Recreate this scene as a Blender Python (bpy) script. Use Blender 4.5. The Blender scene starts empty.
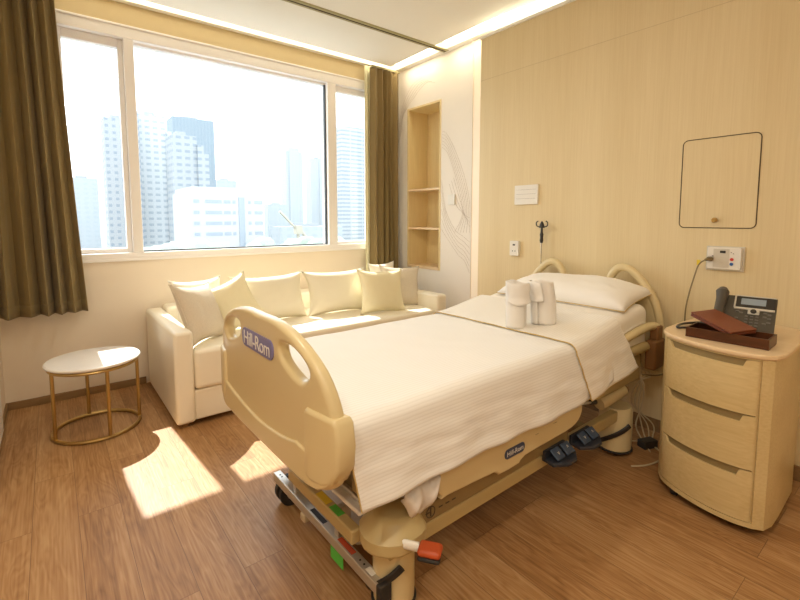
import bpy, bmesh, math, random
from math import sin, cos, pi, radians
from mathutils import Vector, Matrix, noise
random.seed(7)
S = bpy.context.scene
COL = S.collection
PI = pi

# ------------------------------------------------------------------ materials
def mat(name, col, rough=.5, metal=0., var=.05, vscale=6., bump=0., bscale=40., coat=0., sheen=0., stretch=(1,1,1), emit=None, estr=0., spec=.5):
    m = bpy.data.materials.new(name); m.use_nodes = True
    nt = m.node_tree; N = nt.nodes; L = nt.links
    b = N['Principled BSDF']
    b.inputs['Roughness'].default_value = rough
    b.inputs['Metallic'].default_value = metal
    b.inputs['Specular IOR Level'].default_value = spec
    b.inputs['Coat Weight'].default_value = coat
    b.inputs['Sheen Weight'].default_value = sheen
    tc = N.new('ShaderNodeTexCoord'); mp = N.new('ShaderNodeMapping')
    mp.inputs['Scale'].default_value = stretch
    L.new(tc.outputs['Object'], mp.inputs['Vector'])
    no = N.new('ShaderNodeTexNoise'); no.inputs['Scale'].default_value = vscale; no.inputs['Detail'].default_value = 4
    L.new(mp.outputs[0], no.inputs['Vector'])
    mx = N.new('ShaderNodeMix'); mx.data_type = 'RGBA'
    mx.inputs['A'].default_value = (*[c*(1-var) for c in col], 1)
    mx.inputs['B'].default_value = (*[min(1, c*(1+var)) for c in col], 1)
    L.new(no.outputs['Fac'], mx.inputs['Factor'])
    L.new(mx.outputs['Result'], b.inputs['Base Color'])
    if bump:
        n2 = N.new('ShaderNodeTexNoise'); n2.inputs['Scale'].default_value = bscale; n2.inputs['Detail'].default_value = 3
        L.new(mp.outputs[0], n2.inputs['Vector'])
        bp = N.new('ShaderNodeBump'); bp.inputs['Strength'].default_value = bump; bp.inputs['Distance'].default_value = .01
        L.new(n2.outputs['Fac'], bp.inputs['Height']); L.new(bp.outputs[0], b.inputs['Normal'])
    if emit:
        b.inputs['Emission Color'].default_value = (*emit, 1); b.inputs['Emission Strength'].default_value = estr
    return m

def floor_mat():
    m = bpy.data.materials.new('oak_planks'); m.use_nodes = True
    nt = m.node_tree; N = nt.nodes; L = nt.links; b = N['Principled BSDF']
    tc = N.new('ShaderNodeTexCoord')
    mp = N.new('ShaderNodeMapping'); mp.inputs['Rotation'].default_value = (0, 0, -PI/2); mp.inputs['Location'].default_value = (.3, -.035+.163*10, 0)
    # rotate so that plank length runs along world Y
    sep = N.new('ShaderNodeSeparateXYZ'); cmb = N.new('ShaderNodeCombineXYZ')
    L.new(tc.outputs['Object'], sep.inputs[0])
    ax = N.new('ShaderNodeMath'); ax.operation = 'ADD'; ax.inputs[1].default_value = 10*.163-.033
    ay = N.new('ShaderNodeMath'); ay.operation = 'ADD'; ay.inputs[1].default_value = 9.35
    L.new(sep.outputs['X'], ax.inputs[0]); L.new(sep.outputs['Y'], ay.inputs[0])
    L.new(ay.outputs[0], cmb.inputs[0]); L.new(ax.outputs[0], cmb.inputs[1])
    br = N.new('ShaderNodeTexBrick'); br.offset = .37; br.offset_frequency = 2; br.squash = 1
    br.inputs['Scale'].default_value = 1; br.inputs['Mortar Size'].default_value = .0012; br.inputs['Mortar Smooth'].default_value = .3
    br.inputs['Brick Width'].default_value = 1.22; br.inputs['Row Height'].default_value = .163
    br.inputs['Bias'].default_value = 0
    br.inputs['Color1'].default_value = (0, 0, 0, 1); br.inputs['Color2'].default_value = (1, 1, 1, 1); br.inputs['Mortar'].default_value = (.5, .5, .5, 1)
    L.new(cmb.outputs[0], br.inputs['Vector'])
    # per plank shift for the grain
    tint = N.new('ShaderNodeSeparateColor'); L.new(br.outputs['Color'], tint.inputs[0])
    sh = N.new('ShaderNodeMath'); sh.operation = 'MULTIPLY'; sh.inputs[1].default_value = 17.
    L.new(tint.outputs[0], sh.inputs[0])
    v = N.new('ShaderNodeCombineXYZ')
    gx = N.new('ShaderNodeMath'); gx.operation = 'MULTIPLY'; gx.inputs[1].default_value = .16; L.new(sep.outputs['Y'], gx.inputs[0])
    L.new(gx.outputs[0], v.inputs[1]); L.new(sep.outputs['X'], v.inputs[0]); L.new(sh.outputs[0], v.inputs[2])
    n0 = N.new('ShaderNodeTexNoise'); n0.inputs['Scale'].default_value = 7.5; n0.inputs['Detail'].default_value = 3.; n0.inputs['Distortion'].default_value = .4
    L.new(v.outputs[0], n0.inputs['Vector'])
    rg = N.new('ShaderNodeMath'); rg.operation = 'MULTIPLY'; rg.inputs[1].default_value = 16.; L.new(n0.outputs['Fac'], rg.inputs[0])
    fr = N.new('ShaderNodeMath'); fr.operation = 'PINGPONG'; fr.inputs[1].default_value = .5; L.new(rg.outputs[0], fr.inputs[0])
    v2 = N.new('ShaderNodeCombineXYZ')
    hx = N.new('ShaderNodeMath'); hx.operation = 'MULTIPLY'; hx.inputs[1].default_value = .03; L.new(sep.outputs['Y'], hx.inputs[0])
    L.new(hx.outputs[0], v2.inputs[1]); L.new(sep.outputs['X'], v2.inputs[0]); L.new(sh.outputs[0], v2.inputs[2])
    n1 = N.new('ShaderNodeTexNoise'); n1.inputs['Scale'].default_value = 120.; n1.inputs['Detail'].default_value = 4.
    L.new(v2.outputs[0], n1.inputs['Vector'])
    n2 = N.new('ShaderNodeTexNoise'); n2.inputs['Scale'].default_value = 14.; n2.inputs['Detail'].default_value = 3.
    L.new(v2.outputs[0], n2.inputs['Vector'])
    s1 = N.new('ShaderNodeMath'); s1.operation = 'MULTIPLY_ADD'; s1.inputs[1].default_value = .26; L.new(fr.outputs[0], s1.inputs[0])
    s0 = N.new('ShaderNodeMath'); s0.operation = 'MULTIPLY_ADD'; s0.inputs[1].default_value = .62; L.new(n1.outputs['Fac'], s0.inputs[0])
    t0 = N.new('ShaderNodeMath'); t0.operation = 'MULTIPLY'; t0.inputs[1].default_value = .16; L.new(tint.outputs[0], t0.inputs[0])
    t1 = N.new('ShaderNodeMath'); t1.operation = 'MULTIPLY_ADD'; t1.inputs[1].default_value = .35; L.new(n2.outputs['Fac'], t1.inputs[0]); L.new(t0.outputs[0], t1.inputs[2])
    L.new(t1.outputs[0], s0.inputs[2]); L.new(s0.outputs[0], s1.inputs[2])
    cr = N.new('ShaderNodeValToRGB'); e = cr.color_ramp.elements
    e[0].position = .32; e[0].color = (.20, .088, .028, 1)
    e[1].position = .98; e[1].color = (.56, .36, .18, 1)
    x = e.new(.62); x.color = (.38, .20, .08, 1)
    L.new(s1.outputs[0], cr.inputs[0])
    mo = N.new('ShaderNodeMix'); mo.data_type = 'RGBA'; mo.inputs['B'].default_value = (.12, .06, .025, 1)
    mf = N.new('ShaderNodeMath'); mf.operation = 'MULTIPLY'; mf.inputs[1].default_value = .75
    L.new(br.outputs['Fac'], mf.inputs[0]); L.new(mf.outputs[0], mo.inputs['Factor']); L.new(cr.outputs[0], mo.inputs['A'])
    L.new(mo.outputs['Result'], b.inputs['Base Color'])
    b.inputs['Roughness'].default_value = .42; b.inputs['Specular IOR Level'].default_value = .4
    bp = N.new('ShaderNodeBump'); bp.inputs['Strength'].default_value = .12; bp.inputs['Distance'].default_value = .004
    L.new(s1.outputs[0], bp.inputs['Height']); L.new(bp.outputs[0], b.inputs['Normal'])
    return m

def grain_mat(name, c1, c2, axis='Z', fine=160., rough=.5, squash=.03, broad=5.):
    """straight wood grain running along an axis of the object"""
    m = bpy.data.materials.new(name); m.use_nodes = True
    nt = m.node_tree; N = nt.nodes; L = nt.links; b = N['Principled BSDF']
    tc = N.new('ShaderNodeTexCoord'); mp = N.new('ShaderNodeMapping')
    sc = [1, 1, 1]; sc['XYZ'.index(axis)] = squash; mp.inputs['Scale'].default_value = sc
    L.new(tc.outputs['Object'], mp.inputs['Vector'])
    a = N.new('ShaderNodeTexNoise'); a.inputs['Scale'].default_value = fine; a.inputs['Detail'].default_value = 3; L.new(mp.outputs[0], a.inputs['Vector'])
    c = N.new('ShaderNodeTexNoise'); c.inputs['Scale'].default_value = broad; c.inputs['Detail'].default_value = 2; L.new(mp.outputs[0], c.inputs['Vector'])
    ad = N.new('ShaderNodeMath'); ad.operation = 'MULTIPLY_ADD'; ad.inputs[1].default_value = .5; L.new(a.outputs['Fac'], ad.inputs[0])
    h = N.new('ShaderNodeMath'); h.operation = 'MULTIPLY'; h.inputs[1].default_value = .5; L.new(c.outputs['Fac'], h.inputs[0]); L.new(h.outputs[0], ad.inputs[2])
    cr = N.new('ShaderNodeValToRGB'); e = cr.color_ramp.elements
    e[0].position = .3; e[0].color = (*c1, 1); e[1].position = .7; e[1].color = (*c2, 1)
    L.new(ad.outputs[0], cr.inputs[0]); L.new(cr.outputs[0], b.inputs['Base Color'])
    b.inputs['Roughness'].default_value = rough; b.inputs['Specular IOR Level'].default_value = .35
    return m

def weave_mat(name, col, dark, stripe=90., axis='Y', rough=.85, bump=.5, mixf=.5, sheen=.2):
    """cloth with fine ribs"""
    m = bpy.data.materials.new(name); m.use_nodes = True
    nt = m.node_tree; N = nt.nodes; L = nt.links; b = N['Principled BSDF']
    tc = N.new('ShaderNodeTexCoord')
    w = N.new('ShaderNodeTexWave'); w.bands_direction = axis; w.inputs['Scale'].default_value = stripe; w.inputs['Distortion'].default_value = .6
    w.inputs['Detail'].default_value = 1.; w.inputs['Detail Scale'].default_value = 1.5
    L.new(tc.outputs['UV'], w.inputs['Vector'])
    pw = N.new('ShaderNodeMath'); pw.operation = 'POWER'; pw.inputs[1].default_value = 3.; L.new(w.outputs['Fac'], pw.inputs[0])
    mm = N.new('ShaderNodeMath'); mm.operation = 'MULTIPLY'; mm.inputs[1].default_value = mixf; L.new(pw.outputs[0], mm.inputs[0])
    mx = N.new('ShaderNodeMix'); mx.data_type = 'RGBA'; mx.inputs['A'].default_value = (*col, 1); mx.inputs['B'].default_value = (*dark, 1)
    L.new(mm.outputs[0], mx.inputs['Factor']); L.new(mx.outputs['Result'], b.inputs['Base Color'])
    bp = N.new('ShaderNodeBump'); bp.inputs['Strength'].default_value = bump; bp.inputs['Distance'].default_value = .003; bp.invert = True
    L.new(w.outputs['Fac'], bp.inputs['Height']); L.new(bp.outputs[0], b.inputs['Normal'])
    b.inputs['Roughness'].default_value = rough; b.inputs['Sheen Weight'].default_value = sheen
    return m

def facade_mat(name, wall, glass, wx, wz, fx=.5, fz=.5):
    """rows of windows on a distant tower, in metres"""
    m = bpy.data.materials.new(name); m.use_nodes = True
    nt = m.node_tree; N = nt.nodes; L = nt.links; b = N['Principled BSDF']
    tc = N.new('ShaderNodeTexCoord'); sp = N.new('ShaderNodeSeparateXYZ'); L.new(tc.outputs['Object'], sp.inputs[0])
    xy = N.new('ShaderNodeMath'); xy.operation = 'ADD'; L.new(sp.outputs['X'], xy.inputs[0]); L.new(sp.outputs['Y'], xy.inputs[1])
    def band(src, step, frac):
        d = N.new('ShaderNodeMath'); d.operation = 'DIVIDE'; d.inputs[1].default_value = step; L.new(src, d.inputs[0])
        f = N.new('ShaderNodeMath'); f.operation = 'FRACT'; L.new(d.outputs[0], f.inputs[0])
        g = N.new('ShaderNodeMath'); g.operation = 'LESS_THAN'; g.inputs[1].default_value = frac; L.new(f.outputs[0], g.inputs[0]); return g.outputs[0]
    a = band(xy.outputs[0], wx, fx); c = band(sp.outputs['Z'], wz, fz)
    mu = N.new('ShaderNodeMath'); mu.operation = 'MULTIPLY'; L.new(a, mu.inputs[0]); L.new(c, mu.inputs[1])
    mx = N.new('ShaderNodeMix'); mx.data_type = 'RGBA'; mx.inputs['A'].default_value = (*wall, 1); mx.inputs['B'].default_value = (*glass, 1)
    L.new(mu.outputs[0], mx.inputs['Factor']); L.new(mx.outputs['Result'], b.inputs['Base Color'])
    b.inputs['Roughness'].default_value = .8; b.inputs['Specular IOR Level'].default_value = .1
    return m

M = {}
M['floor'] = floor_mat()
M['wall'] = mat('cream_paint', (.82, .72, .58), .8, var=.015)
M['wall_white'] = mat('white_paint', (.86, .81, .74), .7, var=.015)
M['header'] = mat('beige_header_paint', (.60, .48, .28), .8, var=.02)
M['ceiling'] = mat('ceiling_paint', (.94, .93, .87), .85, var=.01)
M['woodwall'] = grain_mat('vertical_oak_veneer', (.70, .57, .33), (.79, .67, .43), 'Z', 150., .5, .02, 4.)
M['doorwood'] = grain_mat('vertical_oak_door', (.70, .57, .33), (.79, .67, .43), 'Y', 150., .5, .02, 4.)
M['niche'] = grain_mat('niche_veneer', (.72, .57, .28), (.84, .69, .40), 'Z', 90., .45, .04, 4.)
M['cab'] = grain_mat('cabinet_veneer', (.60, .46, .22), (.74, .60, .33), 'Y', 110., .35, .05, 5.)
M['cabtop'] = grain_mat('cabinet_top_veneer', (.72, .52, .30), (.84, .66, .44), 'Y', 90., .3, .08, 5.)
M['base'] = grain_mat('baseboard_wood', (.22, .13, .05), (.34, .21, .10), 'X', 60., .5, .1)
M['frame'] = mat('window_frame_paint', (.88, .85, .83), .45, var=.01)
M['gasket'] = mat('dark_gasket', (.03, .035, .04), .5)
M['sofa'] = mat('cream_leatherette', (.86, .80, .66), .38, var=.02, bump=.06, bscale=120.)
M['cush_cream'] = mat('cream_satin', (.82, .76, .60), .5, var=.03, bump=.1, bscale=90.)
M['cush_yellow'] = mat('straw_satin', (.80, .73, .50), .5, var=.04, bump=.12, bscale=90.)
M['cush_grey'] = mat('oatmeal_weave', (.66, .58, .46), .8, var=.10, vscale=120., bump=.35, bscale=220.)
M['cush_white'] = mat('ivory_cotton', (.84, .80, .70), .8, var=.02, bump=.12, bscale=90.)
M['marble'] = mat('white_marble', (.90, .87, .84), .2, var=.04, vscale=9., coat=.2)
M['brass'] = mat('brushed_brass', (.52, .36, .14), .32, metal=1., var=.08)
M['curtain'] = weave_mat('olive_curtain', (.235, .165, .06), (.17, .115, .04), 300., 'X', .75, .15, .3, .1)
M['lining'] = mat('pale_lining', (.72, .68, .46), .8, var=.03)
M['bedplastic'] = mat('cream_bed_plastic', (.70, .58, .33), .33, var=.015, coat=.15)
M['bedtan'] = mat('tan_bed_steel', (.52, .41, .20), .4, var=.03)
M['beddark'] = mat('olive_bed_steel', (.28, .20, .09), .45, var=.05)
M['bedbrown'] = mat('brown_bracket', (.22, .10, .03), .5, var=.05)
M['steel'] = mat('brushed_steel', (.62, .60, .56), .35, metal=.7, var=.05)
M['chrome'] = mat('chrome', (.75, .75, .75), .15, metal=1.)
M['rubber'] = mat('black_rubber', (.025, .022, .02), .6)
M['slate'] = mat('slate_pedal', (.028, .032, .045), .45)
M['bluekey'] = mat('blue_pad', (.035, .06, .11), .5)
M['orange'] = mat('orange_pedal', (.48, .075, .018), .45)
M['purple'] = mat('violet_badge', (.20, .19, .42), .4)
M['navy'] = mat('navy_badge', (.05, .07, .14), .4)
M['ltext'] = mat('white_lettering', (.85, .85, .85), .5)
M['dtext'] = mat('dark_lettering', (.08, .06, .04), .5)
M['green'] = mat('green_label', (.10, .55, .08), .5)
M['yellow'] = mat('yellow_label', (.80, .62, .05), .5)
M['redlabel'] = mat('red_label', (.60, .10, .04), .5)
M['shroud'] = mat('white_cover', (.78, .74, .70), .6, var=.03)
M['spread'] = weave_mat('ribbed_bedspread', (.86, .85, .83), (.62, .60, .56), 22., 'Y', .85, .05, .30)
M['spread_plain'] = weave_mat('ribbed_coverlet', (.85, .82, .76), (.64, .60, .54), 22., 'Y', .85, .05, .30)
M['piping'] = mat('gold_piping', (.56, .40, .15), .45)
M['mattress'] = mat('mattress_sheet', (.86, .82, .75), .75, bump=.1, bscale=60.)
M['pillow'] = mat('white_pillowcase', (.90, .88, .85), .8, var=.01, bump=.1, bscale=40.)
M['towel'] = mat('white_terry', (.90, .87, .83), .95, var=.02, bump=.5, bscale=420., sheen=.3)
M['black'] = mat('black_plastic', (.03, .027, .024), .4)
M['phonegrey'] = mat('charcoal_plastic', (.075, .065, .05), .4)
M['silver'] = mat('silver_plastic', (.66, .64, .58), .3, metal=.4)
M['lcd'] = mat('grey_blue_lcd', (.30, .36, .42), .2)
M['key'] = mat('grey_keys', (.16, .15, .13), .45)
M['tray'] = grain_mat('dark_tray_wood', (.055, .018, .006), (.12, .04, .014), 'Y', 60., .35, .2)
M['leather'] = mat('red_brown_leather', (.19, .045, .016), .38, var=.12, vscale=25., bump=.15, bscale=200.)
M['plate'] = mat('white_plate', (.82, .80, .74), .35)
M['hole'] = mat('dark_slot', (.02, .02, .02), .6)
M['red'] = mat('red_button', (.65, .05, .04), .4)
M['blue'] = mat('blue_button', (.04, .14, .45), .4)
M['cable'] = mat('olive_cable', (.22, .17, .08), .5)
M['cablepale'] = mat('pale_cable', (.62, .52, .34), .5)
M['slot'] = mat('drawer_slot', (.30, .23, .11), .5, metal=.3)
M['woodjoint'] = mat('veneer_joint', (.60, .48, .27), .6)
M['gap'] = mat('shadow_gap', (.07, .045, .02), .8)
M['mural'] = mat('bronze_line', (.46, .38, .30), .5)
M['track'] = mat('olive_track', (.42, .38, .20), .6)
M['led'] = mat('warm_led', (.9, .85, .7), .5, emit=(1., .90, .70), estr=3.)
M['wallglow'] = mat('painted_wall_glow', (.9, .8, .65), .5, emit=(1., .80, .60), estr=.12)  # glow put into the material of a backlit wall strip, not a lamp
M['fill_downlight'] = mat('fill_diffuser', (.9, .9, .85), .5, emit=(1., .84, .60), estr=6.)  # glow of the added, unseen fill lamps
g = bpy.data.materials.new('clear_glass'); g.use_nodes = True
gn = g.node_tree.nodes; gn.clear()
go = gn.new('ShaderNodeOutputMaterial'); gt = gn.new('ShaderNodeBsdfTransparent'); gg = gn.new('ShaderNodeBsdfGlossy'); gm = gn.new('ShaderNodeMixShader')
gt.inputs[0].default_value = (.97, .98, .98, 1); gg.inputs['Roughness'].default_value = .02; gm.inputs[0].default_value = .05
g.node_tree.links.new(gt.outputs[0], gm.inputs[1]); g.node_tree.links.new(gg.outputs[0], gm.inputs[2]); g.node_tree.links.new(gm.outputs[0], go.inputs[0])
M['glass'] = g

# ------------------------------------------------------------------ mesh helpers
class MB:
    def __init__(s): s.v = []; s.f = []; s.uv = None
    def add(s, vs, fs):
        o = len(s.v); s.v += [tuple(v) for v in vs]; s.f += [tuple(i+o for i in f) for f in fs]; return s
    def box(s, x0, x1, y0, y1, z0, z1, rot=None, piv=None):
        vs = [Vector((x, y, z)) for z in (z0, z1) for y in (y0, y1) for x in (x0, x1)]
        if rot is not None:
            p = Vector(piv) if piv else Vector(((x0+x1)/2, (y0+y1)/2, (z0+z1)/2))
            vs = [p + rot @ (v-p) for v in vs]
        return s.add(vs, [(0,2,3,1),(4,5,7,6),(0,1,5,4),(2,6,7,3),(1,3,7,5),(0,4,6,2)])
    def prism(s, poly, z0, z1, top=None):
        n = len(poly); t = top or poly
        vs = [(x, y, z0) for x, y in poly] + [(x, y, z1) for x, y in t]
        return s.add(vs, [tuple(range(n))[::-1], tuple(range(n, 2*n))] + [(i, (i+1) % n, n+(i+1) % n, n+i) for i in range(n)])
    def tube(s, path, r, n=10, closed=False, caps=True, flat=1.):
        P = [Vector(p) for p in path]; m = len(P); rs = r if isinstance(r, (list, tuple)) else [r]*m
        ring = []; up = None
        for i, p in enumerate(P):
            if closed: t = (P[(i+1) % m]-P[i-1]).normalized()
            else: t = (P[min(i+1, m-1)]-P[max(i-1, 0)]).normalized()
            if up is None:
                up = Vector((0, 0, 1)) if abs(t.z) < .9 else Vector((1, 0, 0))
            a = (up - t*up.dot(t))
            if a.length < 1e-5: a = Vector((1, 0, 0)) - t*t.x
            a.normalize(); b = t.cross(a); up = a
            ring.append([p + a*cos(2*PI*k/n)*rs[i] + b*sin(2*PI*k/n)*rs[i]*flat for k in range(n)])
        vs = [v for r_ in ring for v in r_]; fs = []
        for i in range(m if closed else m-1):
            j = (i+1) % m
            for k in range(n):
                fs.append((i*n+k, i*n+(k+1) % n, j*n+(k+1) % n, j*n+k))
        if caps and not closed:
            fs += [tuple(range(n))[::-1], tuple(range((m-1)*n, m*n))]
        return s.add(vs, fs)
    def cyl(s, a, b, r0, r1=None, n=20):
        return s.tube([a, b], [r0, r0 if r1 is None else r1], n)
    def lathe(s, prof, c=(0, 0), n=40, sx=1., sy=1.):
        vs = []; m = len(prof)
        for r, z in prof:
            for k in range(n):
                a = 2*PI*k/n; vs.append((c[0]+r*sx*cos(a), c[1]+r*sy*sin(a), z))
        fs = [(i*n+k, i*n+(k+1) % n, (i+1)*n+(k+1) % n, (i+1)*n+k) for i in range(m-1) for k in range(n)]
        fs += [tuple(range(n))[::-1], tuple(range((m-1)*n, m*n))]
        return s.add(vs, fs)
    def grid(s, nu, nv, fn):
        vs = []; uv = []
        for i in range(nu+1):
            for j in range(nv+1):
                vs.append(fn(i/nu, j/nv)); uv.append((i/nu, j/nv))
        w = nv+1
        s.uv = (s.uv or []) + uv
        return s.add(vs, [(i*w+j, (i+1)*w+j, (i+1)*w+j+1, i*w+j+1) for i in range(nu) for j in range(nv)])
    def build(s, name, m, parent=None, smooth=True, bevel=0, seg=3, solid=0, sub=0, angle=35, uvs=(1, 1), merge=False):
        me = bpy.data.meshes.new(name); me.from_pydata(s.v, [], s.f); me.update()
        if s.uv and len(s.uv) == len(s.v):
            l = me.uv_layers.new(name='UVMap')
            for lo in me.loops:
                u = s.uv[lo.vertex_index]; l.data[lo.index].uv = (u[0]*uvs[0], u[1]*uvs[1])
        return finish(me, name, m, parent, smooth, bevel, seg, solid, sub, angle, merge)

def finish(me, name, m, parent=None, smooth=True, bevel=0, seg=3, solid=0, sub=0, angle=35, merge=False, recalc=True):
    if recalc:
        bm = bmesh.new(); bm.from_mesh(me)
        if merge: bmesh.ops.remove_doubles(bm, verts=bm.verts, dist=1e-5)
        bmesh.ops.recalc_face_normals(bm, faces=bm.faces); bm.to_mesh(me); bm.free()
    me.materials.append(m if not isinstance(m, str) else M[m])
    if smooth:
        me.shade_smooth()
        me.set_sharp_from_angle(angle=radians(angle))
    o = bpy.data.objects.new(name, me); COL.objects.link(o)
    if parent: o.parent = parent
    if solid:
        d = o.modifiers.new('Solidify', 'SOLIDIFY'); d.thickness = solid; d.offset = 0
    if bevel:
        d = o.modifiers.new('Bevel', 'BEVEL'); d.width = bevel; d.segments = seg; d.limit_method = 'ANGLE'; d.angle_limit = radians(40)
        d.harden_normals = False
    if sub:
        d = o.modifiers.new('Subsurf', 'SUBSURF'); d.levels = sub; d.render_levels = sub
    return o

def tag(o, label=None, cat=None, group=None, kind=None):
    if label: o['label'] = label
    if cat: o['category'] = cat
    if group: o['group'] = group
    if kind: o['kind'] = kind
    return o
def struct(o, label=None): o['kind'] = 'structure'; 
def root(name, loc, rz, label, cat, group=None):
    o = bpy.data.objects.new(name, None); COL.objects.link(o); o.empty_display_size = .1
    o.location = loc; o.rotation_euler = (0, 0, rz); return tag(o, label, cat, group)
def R3(ax, deg): return Matrix.Rotation(radians(deg), 3, ax)
def place(o, loc, rot=(0, 0, 0)):
    o.location = loc; o.rotation_euler = tuple(radians(a) for a in rot); return o
def spline(pts, n=8):
    P = [Vector(p) for p in pts]; out = []
    for i in range(len(P)-1):
        a = P[max(i-1, 0)]; b = P[i]; c = P[i+1]; d = P[min(i+2, len(P)-1)]
        for k in range(n):
            t = k/n
            out.append(.5*((2*b)+(-a+c)*t+(2*a-5*b+4*c-d)*t*t+(-a+3*b-3*c+d)*t**3))
    out.append(P[-1]); return out
def arc(cx, cy, r, a0, a1, n=8, ry=None):
    ry = r if ry is None else ry
    return [(cx+r*cos(radians(a0+(a1-a0)*k/n)), cy+ry*sin(radians(a0+(a1-a0)*k/n))) for k in range(n+1)]
def rrect(x0, x1, y0, y1, r, n=6):
    return arc(x1-r, y1-r, r, 0, 90, n)+arc(x0+r, y1-r, r, 90, 180, n)+arc(x0+r, y0+r, r, 180, 270, n)+arc(x1-r, y0+r, r, 270, 360, n)

def curve_mesh(splines, depth, bev=0., res=2):
    """2D outline with holes -> solid plate mesh in its own XY plane"""
    cu = bpy.data.curves.new('c', 'CURVE'); cu.dimensions = '2D'; cu.fill_mode = 'BOTH'; cu.extrude = depth/2-bev; cu.bevel_depth = bev; cu.bevel_resolution = res; cu.offset = -bev
    for pts in splines:
        sp = cu.splines.new('POLY'); sp.points.add(len(pts)-1); sp.use_cyclic_u = True
        for p, q in zip(sp.points, pts): p.co = (q[0], q[1], 0, 1)
    o = bpy.data.objects.new('tmp', cu); COL.objects.link(o)
    bpy.context.view_layer.update()
    me = bpy.data.meshes.new_from_object(o.evaluated_get(bpy.context.evaluated_depsgraph_get()))
    bpy.data.objects.remove(o); return me
def text_obj(name, body, size, m, parent, loc, rotm, depth=.0008, spacing=1.):
    cu = bpy.data.curves.new('t', 'FONT'); cu.body = body; cu.size = size; cu.extrude = depth; cu.align_x = 'CENTER'; cu.align_y = 'CENTER'; cu.space_character = spacing
    o = bpy.data.objects.new('tmp', cu); COL.objects.link(o); bpy.context.view_layer.update()
    me = bpy.data.meshes.new_from_object(o.evaluated_get(bpy.context.evaluated_depsgraph_get())); bpy.data.objects.remove(o)
    me.materials.clear()
    x = finish(me, name, m, parent, smooth=False, recalc=False)
    x.matrix_local = Matrix.Translation(Vector(loc)) @ rotm.to_4x4(); return x
def frame_mat(right, upv):
    r = Vector(right).normalized(); u = Vector(upv).normalized(); n = r.cross(u)
    return Matrix((r, u, n)).transposed()

# ------------------------------------------------------------------ room shell
YW, XN, XH, ZC = 4.09, 3.17, 2.97, 3.0
XL, XB, YB = -.31, -1.6, -2.6
def st(mb, name, m, parent=None, **k):
    k.setdefault('smooth', False)
    o = mb.build(name, m, parent, **k); o['kind'] = 'structure'; return o
st(MB().box(XB, 3.4, YB, 4.3, -.12, 0), 'floor', 'floor')
# window wall with one wide opening
wx0, wx1, wz0, wz1 = .06, 2.90, 1.075, 2.79
w = MB(); t0, t1 = YW, YW+.22
w.box(XL-.12, wx0, t0, t1, 0, ZC+.12); w.box(wx1, 3.4, t0, t1, 0, ZC+.12); w.box(wx0, wx1, t0, t1, 0, wz0); w.box(wx0, wx1, t0, t1, wz1, ZC+.12)
st(w, 'wall_window', 'wall')
st(MB().box(wx0-.25, wx1+.05, YW-.012, YW, wz1+.03, ZC), 'trim_header', 'header')
# unseen ledge added outside, above the window, to shorten the sun patches
st(MB().box(-2.5, 6, YW+.22, 4.97, 3.1, 3.3), 'trim_sun_block_ledge', 'wall_white')
# window
win = root('window_1', (0, YW, 0), 0, None, None); win['kind'] = 'structure'
f = MB(); fd0, fd1 = -.022, .12
def fr(x0, x1, z0, z1, a=fd0, b=fd1): f.box(x0, x1, a, b, z0, z1)
fr(wx0, wx1, 2.735, 2.82); fr(wx0, wx1, 1.04, 1.085)
fr(wx0-.02, .10, 1.04, 2.82); fr(.515, .585, 1.085, 2.735); fr(2.285, 2.385, 1.085, 2.735); fr(2.83, wx1, 1.085, 2.735)
f.build('window_frame', 'frame', win, smooth=False, bevel=.005, seg=2)
for (x0, x1, z0, z1, wd) in ((.10, .515, 1.085, 2.735, .035), (2.385, 2.83, 1.085, 2.735, .028)):
    s_ = MB(); a, b = .03, .09
    s_.box(x0, x0+wd, a, b, z0, z1); s_.box(x1-wd, x1, a, b, z0, z1); s_.box(x0+wd, x1-wd, a, b, z0, z0+wd); s_.box(x0+wd, x1-wd, a, b, z1-wd-.03, z1)
    so = s_.build('window_sash', 'frame', win, smooth=False, bevel=.004, seg=2)
    MB().box(x0+wd, x1-wd, .055, .061, z0+wd, z1-wd-.03).build('window_pane', 'glass', win, smooth=False)
f2 = MB(); f2.box(.585, 2.285, .03, .10, 2.715, 2.735)
f2.build('window_head_bead', 'frame', win, smooth=False)
gk = MB(); gk.box(.585, 2.285, .02, .05, 1.085, 1.096); gk.box(2.272, 2.285, .02, .05, 1.096, 2.715)
gk.build('window_gasket', 'gasket', win, smooth=False)
MB().box(.585, 2.272, .035, .041, 1.096, 2.715).build('window_pane', 'glass', win, smooth=False)
f3 = MB().box(wx0-.1, wx1+.02, -.03, .02, 1.02, 1.042); f3.build('window_sill', 'frame', win, smooth=False, bevel=.004, seg=2)
f4 = MB().box(wx0-.1, wx1+.02, -.03, .0, 2.815, 2.835); f4.build('window_head_moulding', 'frame', win, smooth=False, bevel=.006, seg=2)

# niche wall (white, at the window end of the bed wall) with an open recess
nx, ny0, ny1, nz0, nz1 = XN, 3.325, 3.862, .815, 2.558
w = MB()
w.box(XN, XN+.35, 2.5, ny0, 0, ZC+.12); w.box(XN, XN+.35, ny1, YW+.2, 0, ZC+.12); w.box(XN, XN+.35, ny0, ny1, 0, nz0); w.box(XN, XN+.35, ny0, ny1, nz1, ZC+.12)
st(w, 'wall_niche', 'wall_white')
nr = root('niche_bookcase', (XN, (ny0+ny1)/2, nz0), 0, 'tall honey wood recessed niche with two shelves, beside the right curtain', 'niche shelf')
hw, hh = (ny1-ny0)/2, nz1-nz0
MB().box(.275, .29, -hw, hw, 0, hh).build('back_panel', 'niche', nr, smooth=False)
for s in (-1, 1): MB().box(-.006, .275, min(s*hw, s*(hw-.022)), max(s*hw, s*(hw-.022)), 0, hh).build('side_panel', 'niche', nr, smooth=False, bevel=.002)
MB().box(-.006, .275, -hw+.022, hw-.022, hh-.02, hh).build('top_panel', 'niche', nr, smooth=False)
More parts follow.
